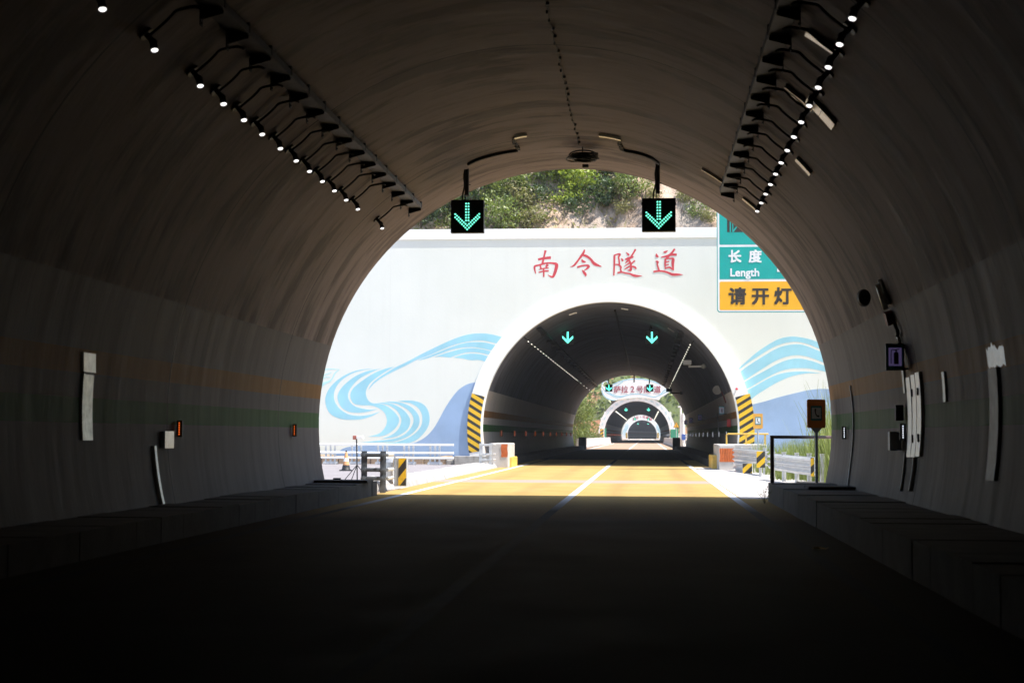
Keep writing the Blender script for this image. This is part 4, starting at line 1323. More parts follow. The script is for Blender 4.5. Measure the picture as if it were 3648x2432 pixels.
# phone signs
def make_phone(label, mat, group='roadside telephone signs'):
    o = thing('telephone_sign', label, 'telephone sign', (0, 0, 0), group)
    def rr(hw, z0, z1, r, y0, y1, n=5):
        pl = []
        for cx_, cz_, a in ((hw - r, z1 - r, 0), (-hw + r, z1 - r, 90), (-hw + r, z0 + r, 180), (hw - r, z0 + r, 270)):
            for k in range(n + 1):
                t = R(a + 90 * k / n); pl.append((cx_ + r * math.cos(t), cz_ + r * math.sin(t)))
        return MB().prism(pl, y0, y1)
    rr(.19, 1.19, 1.79, .035, -.03, .03).build('board', mat, o)
    rr(.115, 1.345, 1.655, .02, -.034, -.029).build('border', m_tealborder, o)
    rr(.092, 1.385, 1.615, .008, -.038, -.033).build('white_panel', m_signwhite, o)
    mb = MB()
    stroke_mb(mb, [(-.025, 1.575, .03), (-.022, 1.54, .028), (-.018, 1.505, .022), (.0, 1.46, .022), (.022, 1.44, .03), (.05, 1.435, .034)], -.0415, -.037)
    stroke_mb(mb, [(-.035, 1.59, .022), (-.005, 1.572, .026)], -.043, -.037); stroke_mb(mb, [(.035, 1.455, .026), (.055, 1.425, .022)], -.0445, -.037)
    mb.build('handset_symbol', m_signblack, o)
    MB().prism([(-.115, 1.19), (-.035, 1.09), (.035, 1.09), (.115, 1.19)], -.02, .02).tube([(0, 0, 0), (0, 0, 1.12)], .033, 10).box(-.09, .09, -.09, .09, 0, .015).build('post', m_steelp, o, smooth=True, angle=40)
    return o
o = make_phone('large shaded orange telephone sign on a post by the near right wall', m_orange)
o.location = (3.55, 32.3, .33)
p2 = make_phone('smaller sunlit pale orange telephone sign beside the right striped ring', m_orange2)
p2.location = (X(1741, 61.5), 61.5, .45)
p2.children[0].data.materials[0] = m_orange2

# brown railing at the right walkway end
o = thing('railing', 'dark brown pipe railing at the end of the right walkway', 'railing', (2.6, 31.5, .36))
yb = 31.5
xl = X(1773, yb)
zt = Z(1003, yb)
MB().tube([(xl, yb, .36), (xl, yb, zt)], .042, 8).build('post', m_brown, o)
MB().tube([(xl - .04, yb, zt + .01), (xl, yb, zt + .012), (4.35, 34.2, zt + .01)], .034, 8).build('top_rail', m_brown, o, smooth=True, angle=50)
MB().tube([(4.35, 34.2, -.05), (4.35, 34.2, zt)], .042, 8).build('post', m_brown, o)

# three wave guardrails on the right
def thrie(name, label, path, posts, zc, plow=True, base=-.05):
    o = thing(name, label, 'guardrail', path[0], 'wave beam guardrails on the right')
    pth = catmull(path, 6)
    prof = []
    for k in range(31):
        z = -.255 + .51 * k / 30
        prof.append((.045 * math.cos(k / 30 * 6 * math.pi), z))
    mb = MB()
    rows = []
    for i, p in enumerate(pth):
        a = Vector(pth[max(i - 1, 0)]); b = Vector(pth[min(i + 1, len(pth) - 1)])
        t = (b - a); t.z = 0; t.normalize()
        n = Vector((-t.y, t.x, 0))
        rows.append([Vector(p) + n * d + Vector((0, 0, z)) for d, z in prof])
    for r0, r1 in zip(rows, rows[1:]):
        for k in range(30): mb.quad(r0[k], r1[k], r1[k + 1], r0[k + 1])
    mb.build('beam', m_beam, o, smooth=True)
    for (x, y) in posts:
        MB().tube([(x, y, base), (x, y, zc + .30)], .065, 12).tube([(x, y, zc + .30), (x, y, zc + .325)], .075, 12).build('post', m_steel, o, smooth=True, angle=40)
    return o
thrie('guardrail', 'curved bright wave beam guardrail joined to the right concrete block',
      [(3.36, 59.6, .62), (3.62, 57.5, .62), (3.92, 54.5, .60), (4.06, 51.5, .58)], [(3.62, 59.2), (3.86, 57.0), (4.14, 54.0)], .6)
thrie('guardrail', 'bright wave beam guardrail on thick white posts, nearest to the brown railing',
      [(3.76, 47.2, .57), (3.92, 46.0, .56), (4.20, 43.6, .54), (4.52, 41.2, .53)], [(3.84, 46.9), (4.05, 45.5), (4.28, 44.0), (4.48, 42.6), (4.70, 41.4)], .55)
mb = thrie('guardrail', 'short low beam stub under the curved guardrail', [(3.34, 58.6, .14), (3.5, 57.0, .14), (3.66, 55.5, .14)], [(3.66, 57.6)], .14)
m_hzb = hazard_mat('black and amber stripes on guardrail boards', -1.0, .40, .5, .95)
def hboard(label, x0, x1, z0, z1, y, mat=None):
    o = thing('hazard_board', label, 'hazard board', ((x0 + x1) / 2, y, z0), 'striped boards on the right guardrail')
    MB().box(x0, x1, y, y + .03, z0, z1, bev=.006).build('board', m_steelp, o)
    MB().box(x0 + .004, x1 - .004, y - .004, y + .001, z0 + .004, z1 - .004).build('hazard_stripes', mat or m_hzb, o)
    return o
hboard('upright striped hazard board between the two right guardrails', X(1737, 50.5), X(1757, 50.5), Z(1072, 50.5), Z(1034, 50.5), 50.5)
hboard('lower smaller striped hazard board under the curved guardrail', X(1705, 54), X(1727, 54), Z(1085, 54), Z(1062, 54), 54)
hboard('narrow amber edged board at the near end of the right guardrail', X(1861, 41.0), X(1869.5, 41.0), Z(1091, 41.0), Z(1048, 41.0), 41.0)
tag(MB().tube([(X(1746, 50.6), 50.6, -.05), (X(1746, 50.6), 50.6, .42)], .05, 10).build('post', m_steel, None, (X(1746, 50.6), 50.6, 0)), 'short round steel post under the upright hazard board', 'post')

# big road sign on the right
YS = 60.0
o = thing('road_sign', 'big teal and amber road sign asking drivers to switch lights on', 'road sign', (7.9, YS + .3, 0))
x0, x1 = X(1651, YS), 7.55
zb, zm, zu, ztp = Z(714.5, YS), Z(645, YS), Z(566, YS), 11.3
def rrect(x0, x1, z0, z1, r, y0, y1):
    pl = []
    for cx_, cz_, a in ((x1 - r, z1 - r, 0), (x0 + r, z1 - r, 90), (x0 + r, z0 + r, 180), (x1 - r, z0 + r, 270)):
        for k in range(6):
            t = R(a + 90 * k / 5); pl.append((cx_ + r * math.cos(t), cz_ + r * math.sin(t)))
    return MB().prism(pl, y0, y1)
rrect(x0 - .05, x1 + .05, zb - .06, ztp + .05, .13, YS, YS + .05).build('edge', m_tealsign, o)
rrect(x0 - .02, x1 + .02, zb - .03, ztp + .02, .11, YS - .004, YS + .01).build('board', m_signwhite, o)
g = .045
rrect(x0 + .05, x1 - .05, zb + .03, zm - g, .05, YS - .008, YS).build('amber_field', m_yelsign, o)
rrect(x0 + .05, x1 - .05, zm + g, zu - g, .03, YS - .008, YS).build('teal_field', m_tealsign, o)
rrect(x0 + .05, x1 - .05, zu + g, ztp - .05, .05, YS - .008, YS).build('teal_field', m_tealsign, o)
for ch, dx in (('请', 1695), ('开', 1748), ('灯', 1800)):
    text_obj(ch, .70, X(dx, YS), YS - .012, Z(696, YS), m_signblack, 'lettering', o, bold=.022, depth=.004)
for ch, dx in (('长', 1689.5), ('度', 1736.5)):
    text_obj(ch, .52, X(dx, YS), YS - .012, Z(601.5, YS), m_signwhite, 'lettering', o, bold=.016, depth=.004)
text_obj('Length', .44, X(1712, YS), YS - .012, Z(635.5, YS), m_signwhite, 'lettering', o, bold=.011, depth=.004, sx=.97)
MB().box(X(1787, YS), X(1800, YS), YS - .016, YS - .008, Z(626, YS), Z(619, YS)).build('lettering', m_signwhite, o)
# tunnel pictogram
xs0, xs1, zs0, zs1 = X(1672, YS), X(1672, YS) + 1.9, Z(535, YS), Z(535, YS) + 2.0
MB().box(xs0, xs1, YS - .012, YS - .0085, zs0, zs1).build('pictogram', m_signblack, o)
mb = MB()
mb.box(xs0 + .10, xs0 + .15, YS - .016, YS - .0125, zs0, zs1 - .3)
mb.box(xs0 + .20, xs0 + .24, YS - .016, YS - .0125, zs0, zs1 - .4)
stroke_mb(mb, [(xs0 + .22, zs0 + .01, .06), (xs0 + .62, zs0 + .55, .05), (xs0 + .85, zs0 + .95, .04)], YS - .0175, YS - .0125)
stroke_mb(mb, [(xs1 - .22, zs0 + .01, .06), (xs1 - .62, zs0 + .55, .05), (xs1 - .85, zs0 + .95, .04)], YS - .0185, YS - .0125)
mb.build('pictogram_line', m_tealsign, o)
MB().tube([(7.9, YS + .3, 0), (7.9, YS + .3, 10.9)], .17, 16).box(7.5, 8.3, YS - .1, YS + .7, -.05, .12).build('post', m_steel, o, smooth=True, angle=40)
for z in (7.2, 8.7, 10.3): MB().tube([(7.9, YS + .3, z), (x0 + .5, YS + .12, z)], .07, 10).build('arm', m_steel, o, smooth=True, angle=40)

# ------------------------------------------------------------------ vegetation builders
def leaves(mb, c, rad, n, size, q, clumps=14, spread=.33, up=.3, asp=.55):
    cs = []
    for _ in range(clumps):
        while True:
            d = Vector((q.uniform(-1, 1), q.uniform(-1, 1), q.uniform(-1, 1)))
            if .15 < d.length < 1: break
        cs.append((d, q.uniform(.6, 1.25)))
    for i in range(n):
        d, s = q.choice(cs)
        p = d + Vector((q.gauss(0, 1), q.gauss(0, 1), q.gauss(0, .8))) * spread * s
        if p.length > 1.15: p = p * (1.1 / p.length)
        p = Vector(c) + Vector((p.x * rad[0], p.y * rad[1], p.z * rad[2]))
        nrm = Vector((q.gauss(0, 1), q.gauss(0, 1), q.gauss(0, 1) + up)).normalized()
        t = nrm.cross(Vector((q.gauss(0, 1), q.gauss(0, 1), q.gauss(0, 1)))).normalized()
        b = nrm.cross(t)
        L = size * q.uniform(.6, 1.35)
        a_ = p - t * L * .5; e = p + t * L * .5
        m1 = p + b * L * asp * .5 - nrm * L * .08; m2 = p - b * L * asp * .5 - nrm * L * .08
        mb.quad(a_, m1, e, m2)
    return mb

def make_bush(name, label, cat, rad, n, size, mat, seed, group, clumps=14, trunk=True, spread=.33):
    q = random.Random(seed)
    o = thing(name, label, cat, (0, 0, 0), group)
    leaves(MB(), (0, 0, rad[2] * .85), rad, n, size, q, clumps, spread).build('foliage', mat, o)
    if trunk:
        mb = MB()
        for k in range(4):
            t = q.uniform(0, 6.28); r_ = q.uniform(.3, .8)
            mb.tube(catmull([(0, 0, -.4), (.2 * rad[0] * math.cos(t), .2 * rad[1] * math.sin(t), rad[2] * .5), (r_ * rad[0] * math.cos(t), r_ * rad[1] * math.sin(t), rad[2] * q.uniform(.9, 1.5))], 3),
                    [.07 - .05 * i / 6 for i in range(7)], 6)
        mb.build('stem', m_bark, o)
    return o

def make_tree(name, label, h, crown, n, size, mat, seed, group, cat='tree', clumps=22):
    q = random.Random(seed)
    o = thing(name, label, cat, (0, 0, 0), group)
    rx, ry, rz = crown
    cz = h - rz
    leaves(MB(), (0, 0, cz), crown, n, size, q, clumps, .26).build('crown', mat, o)
    mb = MB()
    mb.tube([(0, 0, -.6), (.05, 0, h * .25), (-.06, .05, h * .55), (.04, 0, h * .9)], [h * .022, h * .018, h * .012, h * .004], 8)
    for k in range(9):
        t = q.uniform(0, 6.28); z0 = h * q.uniform(.28, .75)
        mb.tube([(0, 0, z0), (rx * .4 * math.cos(t), ry * .4 * math.sin(t), z0 + h * .08), (rx * .85 * math.cos(t), ry * .85 * math.sin(t), z0 + h * .14)], [h * .009, h * .006, h * .002], 5)
    mb.build('trunk', m_bark, o)
    return o

# ------------------------------------------------------------------ the hillside above the mural wall
from mathutils import noise as mn
def h2(x, y):
    s = y - 67.2
    base = 9.6 + s * 1.25 if s < 9 else 9.6 + 11.25 + (s - 9) * .7
    base = min(base, 30 + .02 * s)
    if y > 132: base = min(base, 8.7 + (147 - y) * .9)
    p = Vector((x * .35, y * .35, 0))
    rockf = max(0, min(1, (x + 7.5) / 4.0))
    n = mn.fractal(p, 1.0, 2.0, 5) * 1.0 + mn.fractal(Vector((x * .16, y * .16, 3)), 1, 2, 3) * 1.2
    led = abs(mn.noise(Vector((x * .55, y * .4, 9)))) * 1.0 * rockf
    return base + (n * .8 + led) * min(1, max(0, s) / 1.2 + .15) * (1 if y < 130 else .3)
def grid(x0, x1, nx, y0, y1, ny, f, skip=None, jit=None):
    mb = MB()
    for j in range(ny + 1):
        for i in range(nx + 1):
            x, y = x0 + (x1 - x0) * i / nx, y0 + (y1 - y0) * j / ny
            mb.v.append(Vector((x, y, f(x, y))))
            if jit and 0 < i < nx and 0 < j < ny:
                p = mb.v[-1]; d = mn.noise_vector(p * .9); p.x += d.x * jit; p.y += d.y * jit
    for j in range(ny):
        for i in range(nx):
            a = j * (nx + 1) + i
            q4 = (a, a + 1, a + nx + 2, a + nx + 1)
            if skip and any(skip(mb.v[k]) for k in q4): continue
            mb.f.append(q4)
    return mb
tag(grid(-26, 18, 220, 67.2, 82, 74, h2, jit=.28).build('hillside', m_hill, smooth=True), 'rocky tan cut slope above the mural wall', kind='structure')
tag(grid(-60, 60, 60, 81.9, 147.2, 34, h2).build('hill', m_dirt, smooth=True), 'hill over the second tunnel', kind='structure')

def on_hill(sx, sy):
    """point of the hillside behind a point of the photograph"""
    d = ray(sx, sy); t = 67.3 / d.y
    while True:
        p = EYE + d * t
        if p.z < h2(p.x, p.y) or p.y > 110: return p
        t += .1 / d.y
BUSH = 'bushes on the hillside above the mural wall'
kinds = [
 (make_bush('bush', 'x', 'bush', (1.1, 1.0, .9), 1000, .19, m_leafb, 1, BUSH), 'mid'),
 (make_bush('bush', 'x', 'bush', (.9, .9, .75), 800, .17, m_leafd, 2, BUSH), 'dry'),
 (make_bush('bush', 'x', 'bush', (1.0, 1.0, .85), 900, .20, m_leafc, 3, BUSH), 'dark'),
 (make_bush('bush', 'x', 'bush', (1.0, .9, .8), 700, .23, m_leafa, 4, BUSH), 'bright'),
]
words = {'mid': 'mid green leafy bush', 'dry': 'dry olive bush', 'dark': 'deep green bush', 'bright': 'bright yellow green bush'}
spots = [  # source px, source py, kind, scale, where
 (1560, 770, 2, .75, 'left of the left signal, lowest on the slope'), (1600, 720, 0, .9, 'behind the left signal and its cable'), (1690, 700, 2, 1.15, 'right above the left signal'),
 (1740, 680, 0, .8, 'under the tunnel crown, left of the pale trunk'), (1790, 760, 0, .95, 'just right of the left signal by the cornice'), (1850, 700, 1, .95, 'left of the bright bush under the crown'),
 (1830, 640, 0, .9, 'highest on the left under the tunnel crown'), (1900, 770, 1, .85, 'above the cornice left of the bare rock'), (1925, 690, 2, .8, 'beside the bright bush, greyish leaves'),
 (1955, 620, 0, .8, 'touching the crown line left of centre'), (2030, 610, 3, 1.05, 'at the top centre under the tunnel crown'), (2085, 640, 3, .9, 'at the top right of centre'),
 (2020, 690, 3, .75, 'hanging lowest in the centre'), (2110, 690, 2, .95, 'in the dark hollow right of centre'), (2050, 740, 2, .7, 'in the hollow above the rock face'),
 (2170, 615, 2, 1.0, 'behind the crown line right of centre'), (2200, 680, 1, .9, 'right of the dark hollow'), (2255, 660, 0, .85, 'near the crown line on the right'),
 (2300, 690, 1, .8, 'left of the right signal pole'), (2225, 730, 1, .55, 'small and low over the rock face'), (2330, 740, 1, .5, 'beside the right signal, small'),
 (2480, 745, 0, .5, 'right of the right signal on bare earth'), (2450, 690, 1, .55, 'under the arch right of the right signal'), (2530, 760, 1, .5, 'next to the teal road sign'),
 (1660, 790, 0, .7, 'hidden behind the left signal at the cornice'), (1980, 560, 2, 1.2, 'above the crown line in the centre'), (2200, 580, 2, 1.2, 'above the crown line on the right'),
 (1700, 620, 2, 1.3, 'above the arch on the left'), (1500, 780, 2, .7, 'farthest left, in shade beside the arch'),
]
used = set()
q = random.Random(21)
for sx, sy, k, s, where in spots:
    proto = kinds[k][0]
    if k in used: o = copy_tree(proto)
    else: o = proto; used.add(k)
    p = on_hill(sx, sy + 25 * s)
    o.location = (p.x, p.y - .1, p.z - .25)
    o.rotation_euler = (0, 0, q.uniform(0, 6.28))
    o.scale = (s, s, s * q.uniform(.85, 1.15))
    o['label'] = f"{words[kinds[k][1]]} {where}"
# undergrowth of small leaves and blades on the slope
mb = MB(); q = random.Random(9)
cnt = 0
while cnt < 15000:
    x = q.uniform(-22, 9); y = q.uniform(67.4, 80)
    dens = max(0, min(1, (-2.2 - x) / 4.5 + .12 + .55 * (mn.noise(Vector((x * .5, y * .5, 1))) + .1) + max(0, (y - 72) * .18)))
    if q.random() > dens: continue
    z = h2(x, y)
    c = Vector((x + q.gauss(0, .1), y - .05, z + q.uniform(0, .28)))
    if q.random() < .5:
        t = Vector((q.gauss(0, .5), q.gauss(0, .5), 1)).normalized(); L = q.uniform(.2, .55); w = Vector((q.gauss(0, 1), q.gauss(0, 1), 0)).normalized() * .018
        mb.quad(c - w, c + w, c + t * L + w * .4, c + t * L - w * .4)
    else:
        t = Vector((q.gauss(0, 1), q.gauss(0, 1), q.gauss(0, .7))).normalized(); b = t.cross(Vector((q.gauss(0, 1), q.gauss(0, 1), 1))).normalized()
        L = q.uniform(.07, .18)
        mb.quad(c - t * L, c + b * L * .5, c + t * L, c - b * L * .5)
    cnt += 1
tag(mb.build('undergrowth', m_leafd), 'mixed low undergrowth covering the slope above the mural wall', 'undergrowth', kind='stuff')
mb = MB(); cnt = 0
while cnt < 9000:
    x = q.uniform(-22, 6); y = q.uniform(67.4, 80)
    dens = max(0, min(1, (-4.2 - x) / 4.0 + .5 * mn.noise(Vector((x * .6, y * .6, 7)))))
    if q.random() > dens: continue
    c = Vector((x, y - .05, h2(x, y) + q.uniform(0, .35)))
    t = Vector((q.gauss(0, 1), q.gauss(0, 1), q.gauss(0, .7))).normalized(); b = t.cross(Vector((q.gauss(0, 1), q.gauss(0, 1), 1))).normalized()
    L = q.uniform(.08, .2)
    mb.quad(c - t * L, c + b * L * .5, c + t * L, c - b * L * .5)
    cnt += 1
tag(mb.build('ground_cover', m_leafb), 'green creeping ground cover on the left of the slope', 'ground cover', kind='stuff')
# a pale bare trunk and roots hanging over the cut
p = on_hill(1700, 735)
tag(MB().tube([p + Vector((0, 0, -.5)), p + Vector((.03, .05, 1.0)), p + Vector((-.02, .1, 2.6)), p + Vector((.05, .1, 4.2))], [.10, .085, .07, .05], 8).build('bare_tree', M('pale bark', (.42, .36, .32), .9, var=.2, scale=6), None, p), 'pale bare tree trunk above the left signal', 'tree trunk')
roots = MB()
for a_, b_ in (((2080, 690), (1990, 800)), ((2100, 700), (2060, 810)), ((2140, 690), (2110, 800)), ((1880, 760), (1960, 815)), ((2010, 765), (1930, 790)), ((2090, 720), (2200, 690)), ((1720, 745), (1740, 790)), ((2420, 700), (2440, 760))):
    pa_, pb_ = on_hill(*a_), on_hill(*b_)
    pts = [pa_.lerp(pb_, t) + Vector((q.gauss(0, .06), -.12, q.gauss(0, .06))) for t in (0, .33, .66, 1)]
    roots.tube(catmull([tuple(v) for v in pts], 3), .022, 5)
tag(roots.build('hanging_roots', m_bark), 'thin roots and vines hanging down the rock face', 'roots', kind='stuff')

# ------------------------------------------------------------------ tall grass and weeds on the right
def blades(spots_, q):
    mb = MB()
    for (x, y, z, h, n, sp) in spots_:
        for _ in range(n):
            bx, by = x + q.gauss(0, sp), y + q.gauss(0, sp)
            t = q.uniform(0, 6.28); lean = q.uniform(.05, .4); hh = h * q.uniform(.55, 1.1)
            w = .012 + .008 * q.random()
            d = Vector((math.cos(t), math.sin(t), 0)); s = Vector((-d.y, d.x, 0)) if q.random() < .6 else Vector((1, 0, 0))
            pp = None
            for k in range(5):
                f = k / 4
                c = Vector((bx, by, z)) + d * lean * hh * f * f * .9 + Vector((0, 0, hh * f * (1 - .25 * lean * f)))
                ww = s * w * (1 - f * .85)
                if pp: mb.quad(pp[0], pp[1], c + ww, c - ww)
                pp = (c - ww, c + ww)
    return mb
q = random.Random(31)
sp = []
for _ in range(210): sp.append((q.uniform(4.2, 7.8), q.uniform(47, 63), -.05, q.uniform(.7, 1.35), 26, .16))
for _ in range(120): sp.append((q.uniform(4.9, 7.5), q.uniform(40, 50), -.05, q.uniform(.7, 1.5), 26, .14))
for _ in range(30): sp.append((q.uniform(4.85, 6.2), q.uniform(38.5, 46), -.05, q.uniform(1.5, 2.5), 30, .12))
for _ in range(10): sp.append((q.uniform(4.7, 5.3), q.uniform(38.5, 42), -.05, q.uniform(2.3, 3.0), 26, .10))
tag(blades(sp, q).build('tall_grass', m_grass), 'tall pale green grass growing behind the right guardrail', 'grass', kind='stuff')
o = thing('weed', 'small dark weed growing beside the foot of the brown railing', 'weed', (X(1755, 30.6), 30.6, 0))
b = o.location.copy(); q = random.Random(8)
mb, ml = MB(), MB()
for k in range(7):
    t = q.uniform(0, 6.28); top = b + Vector((.16 * math.cos(t), .14 * math.sin(t), q.uniform(.18, .42)))
    mb.tube([b, b.lerp(top, .5) + Vector((0, 0, .05)), top], .004, 4)
    for j in range(9):
        c = b.lerp(top, q.uniform(.3, 1.05)) + Vector((q.gauss(0, .025), q.gauss(0, .025), q.gauss(0, .02)))
        tt = Vector((q.gauss(0, 1), q.gauss(0, 1), q.gauss(0, .5))).normalized(); bb = tt.cross(Vector((0, 0, 1))).normalized()
        ml.quad(c - tt * .03, c + bb * .014, c + tt * .03, c - bb * .014)
mb.build('stem', m_bark, o); ml.build('foliage', m_leafc, o)

# ------------------------------------------------------------------ beyond the second tunnel
def h3(x, y):
    s = max(0, y - (259.8 - max(0, abs(x - CX) - 8) * .45))
    front = min(s * 1.7, 8.2 + max(0, s - 4.8) * .55)
    front = min(front, 24 + .03 * s)
    side = max(0, (-10.5 - x) * .55) if y < 300 else 0
    side = min(side, 9)
    base = max(front, side)
    if y > 415: base = min(base, 8.4 + (436 - y) * .8)
    return base + (mn.fractal(Vector((x * .12, y * .12, 5)), 1, 2, 4) * 1.3 if base > .3 else 0) - .05
def skip3(p): return math.hypot(p.x - CX, p.z - CZ) < 5.95 and p.y > 200
tag(grid(-60, 50, 190, 149, 300, 210, h3, skip=lambda p: p.z < -.0 or skip3(p)).build('embankment', m_soil, smooth=True), 'red earth bank and slope around the third tunnel', kind='structure')
tag(grid(-60, 50, 110, 300, 437, 60, h3, skip=skip3).build('hill', m_dirt, smooth=True), 'hill over the third tunnel', kind='structure')
FT = 'trees and shrubs beyond the second tunnel'
ft = [
 (make_tree('tree', 'x', 6.2, (1.7, 1.7, 2.6), 1700, .30, m_leafb, 41, FT), 'mid green tree'),
 (make_bush('shrub', 'x', 'shrub', (2.2, 2.0, 1.5), 1000, .40, m_leafb, 42, FT), 'mid green shrub'),
 (make_bush('shrub', 'x', 'shrub', (2.0, 2.0, 1.4), 900, .40, m_leafd, 43, FT), 'dry olive shrub'),
 (make_bush('shrub', 'x', 'shrub', (2.2, 2.0, 1.6), 900, .42, m_leafc, 44, FT), 'deep green shrub'),
]
fspots = [
 # kind, x, y, scale, where
 (0, X(1332, 168), 168, .72, 'right behind the left exit of the second tunnel'), (0, X(1350, 190), 190, .80, 'in the left row, second behind the barrier'),
 (1, X(1340, 175), 175, .55, 'low at the foot of the left trees'), (1, X(1372, 205), 205, .5, 'low behind the left barrier'), (1, X(1385, 225), 225, .6, 'low behind the green post on the left'),
 (0, X(1322, 157), 157, .62, 'nearest the left edge of the tunnel exit'),
 (3, X(1395, 300), 300, 1.3, 'left of the name board curl'), (2, X(1420, 318), 318, 1.5, 'left above the name board'), (1, X(1400, 290), 290, 1.2, 'on the slope left of the ring'),
 (1, X(1452, 330), 330, 1.7, 'over the top of the name board'), (2, X(1490, 325), 325, 1.6, 'over the top middle of the name board'), (1, X(1530, 322), 322, 1.6, 'over the right of the name board'),
 (3, X(1560, 300), 300, 1.4, 'right of the name board tip'), (2, X(1578, 292), 292, 1.3, 'right of the ring on the slope'), (1, X(1555, 280), 280, 1.1, 'close right of the white ring'),
 (1, X(1596, 285), 285, 1.3, 'behind the white lamp poles'), (3, X(1585, 300), 300, 1.5, 'above the white lamp poles'), (2, X(1600, 268), 268, 1.0, 'low behind the triangle sign'),
 (1, X(1365, 285), 285, 1.3, 'on the far left slope above the red earth'), (3, X(1340, 275), 275, 1.4, 'on the far left edge of the slope'), (2, X(1385, 310), 310, 1.5, 'high on the left slope'),
 (1, X(1345, 300), 300, 1.7, 'high on the far left slope'), (2, X(1360, 318), 318, 1.6, 'highest on the far left slope'), (1, X(1420, 292), 292, 1.0, 'low left of the ring'),
 (2, X(1545, 312), 312, 1.5, 'just above the name board tip'), (1, X(1610, 305), 305, 1.6, 'far right at the tunnel edge'), (3, X(1475, 345), 345, 1.8, 'topmost behind the name board'),
 (2, X(1378, 240), 240, .75, 'pale, at the left end of the red earth'), (1, X(1394, 246), 246, .6, 'beside the left green post'),
]
used = set(); q = random.Random(77)
for k, x, y, s, where in fspots:
    if k and y < 262 and x < 0: x = min(x, -8.6)
    if k in used: o = copy_tree(ft[k][0])
    else: o = ft[k][0]; used.add(k)
    o.location = (x, y, max(-.05, h3(x, y)) - .1)
    o.rotation_euler = (0, 0, q.uniform(0, 6.28)); o.scale = (s, s, s * (q.uniform(.9, 1.15) if k else 1.3))
    o['label'] = f'{ft[k][1]} {where}'
mb = MB(); q = random.Random(5); cnt = 0
while cnt < 24000:
    x = q.uniform(-32, 26); y = q.uniform(150, 345)
    z = h3(x, y)
    if z < .0 and not (x < -7.2 and y > 152): continue
    if skip3(Vector((x, y, z))) or (x > -9 and x < 5.5 and y < 262): continue
    soil = -16 < x < -7 and 225 < y < 275 and z < 4.2
    if soil and q.random() < .93: continue
    c = Vector((x, y, max(-.05, z) + q.uniform(0, .9)))
    t = Vector((q.gauss(0, 1), q.gauss(0, 1), q.gauss(0, .8))).normalized(); b = t.cross(Vector((q.gauss(0, 1), q.gauss(0, 1), 1))).normalized()
    L = q.uniform(.3, .7)
    mb.quad(c - t * L, c + b * L * .45, c + t * L, c - b * L * .45); cnt += 1
tag(mb.build('undergrowth', m_leafb), 'green scrub covering the slopes beyond the second tunnel', 'undergrowth', kind='stuff')

def barrier(label, x0, y0, x1, y1, h):
    mb = MB(); n = 24
    prof = [(-.24, 0), (-.24, .08), (-.15, .3), (-.09, h), (.09, h), (.15, .3), (.24, .08), (.24, 0)]
    rows = [[Vector((x0 + (x1 - x0) * i / n + a, y0 + (y1 - y0) * i / n, z)) for a, z in prof] for i in range(n + 1)]
    for r0, r1 in zip(rows, rows[1:]):
        for k in range(len(prof) - 1): mb.quad(r0[k], r0[k + 1], r1[k + 1], r1[k])
    for r_ in (rows[0], rows[-1][::-1]):
        m0 = len(mb.v); mb.v += r_; mb.f.append(tuple(range(m0, m0 + len(prof))))
    return tag(mb.build('concrete_barrier', m_concl, None, (x0, y0, 0)), label, 'barrier', 'concrete barriers beyond the second tunnel')
barrier('long pale concrete barrier along the left road edge beyond the second tunnel', -6.75, 150, -6.15, 256, 1.0)
barrier('pale concrete barrier along the right road edge beyond the second tunnel', 3.45, 152, 3.0, 256, 1.0)
for sx_, lab in ((-6.15, 'dark end block of the left walkway at the second tunnel exit'), (2.85, 'dark end block of the right walkway at the second tunnel exit')):
    tag(MB().box(sx_ - .35, sx_ + .35, 145.6, 147.6, -.05, 1.15, bev=.06).build('end_block', m_concd, None, (sx_, 146.5, 0)), lab, 'end block')
x_ = X(1390.5, 255)
tag(MB().box(x_ - .14, x_ + .14, 255, 255.2, 0, 2.5, bev=.02).box(x_ - .2, x_ + .2, 254.95, 255.25, 0, .1).build('plastic_post', m_greenpanel, None, (x_, 255, 0)), 'narrow upright green panel beside the left of the third ring', 'panel')
o = thing('electrical_cabinet', 'green ribbed cabinet behind the right barrier under the warning triangle', 'cabinet', (X(1549, 250), 250, 0))
xa, xb = X(1540, 250), X(1557.5, 250)
MB().box(xa, xb, 250, 250.9, 0, 2.35, bev=.03).build('body', m_greenpanel, o)
for k in range(4): MB().box(xa + .1 + k * (xb - xa - .2) / 4, xa + .04 + (k + 1) * (xb - xa - .2) / 4, 249.97, 250.002, .25, 2.2, bev=.008).build('door', m_greenpanel, o)
o = thing('warning_sign', 'amber triangle warning sign above the green cabinet', 'sign', (X(1553.5, 249), 249, 0))
xm = X(1553.5, 249); z0, z1 = Z(981, 249), Z(967.5, 249)
def tri(s, y0, y1): return MB().prism([(xm - .52 * s, z0 + .32 - .32 * s), (xm + .52 * s, z0 + .32 - .32 * s), (xm, z0 + .32 + (z1 - z0 - .32) * s)], y0, y1)
tri(1.0, 249, 249.04).build('board', m_signblack, o)
tri(.84, 248.985, 249.0).build('amber_face', m_yelsign, o)
mb = MB(); stroke_mb(mb, [(xm - .02, z0 + .12, .05), (xm - .02, z0 + .36, .07), (xm + .03, z0 + .56, .06)], 248.975, 248.986); mb.build('symbol', m_signblack, o)
MB().tube([(xm, 249.08, 0), (xm, 249.08, z1 - .1)], .05, 8).build('post', m_steel, o)
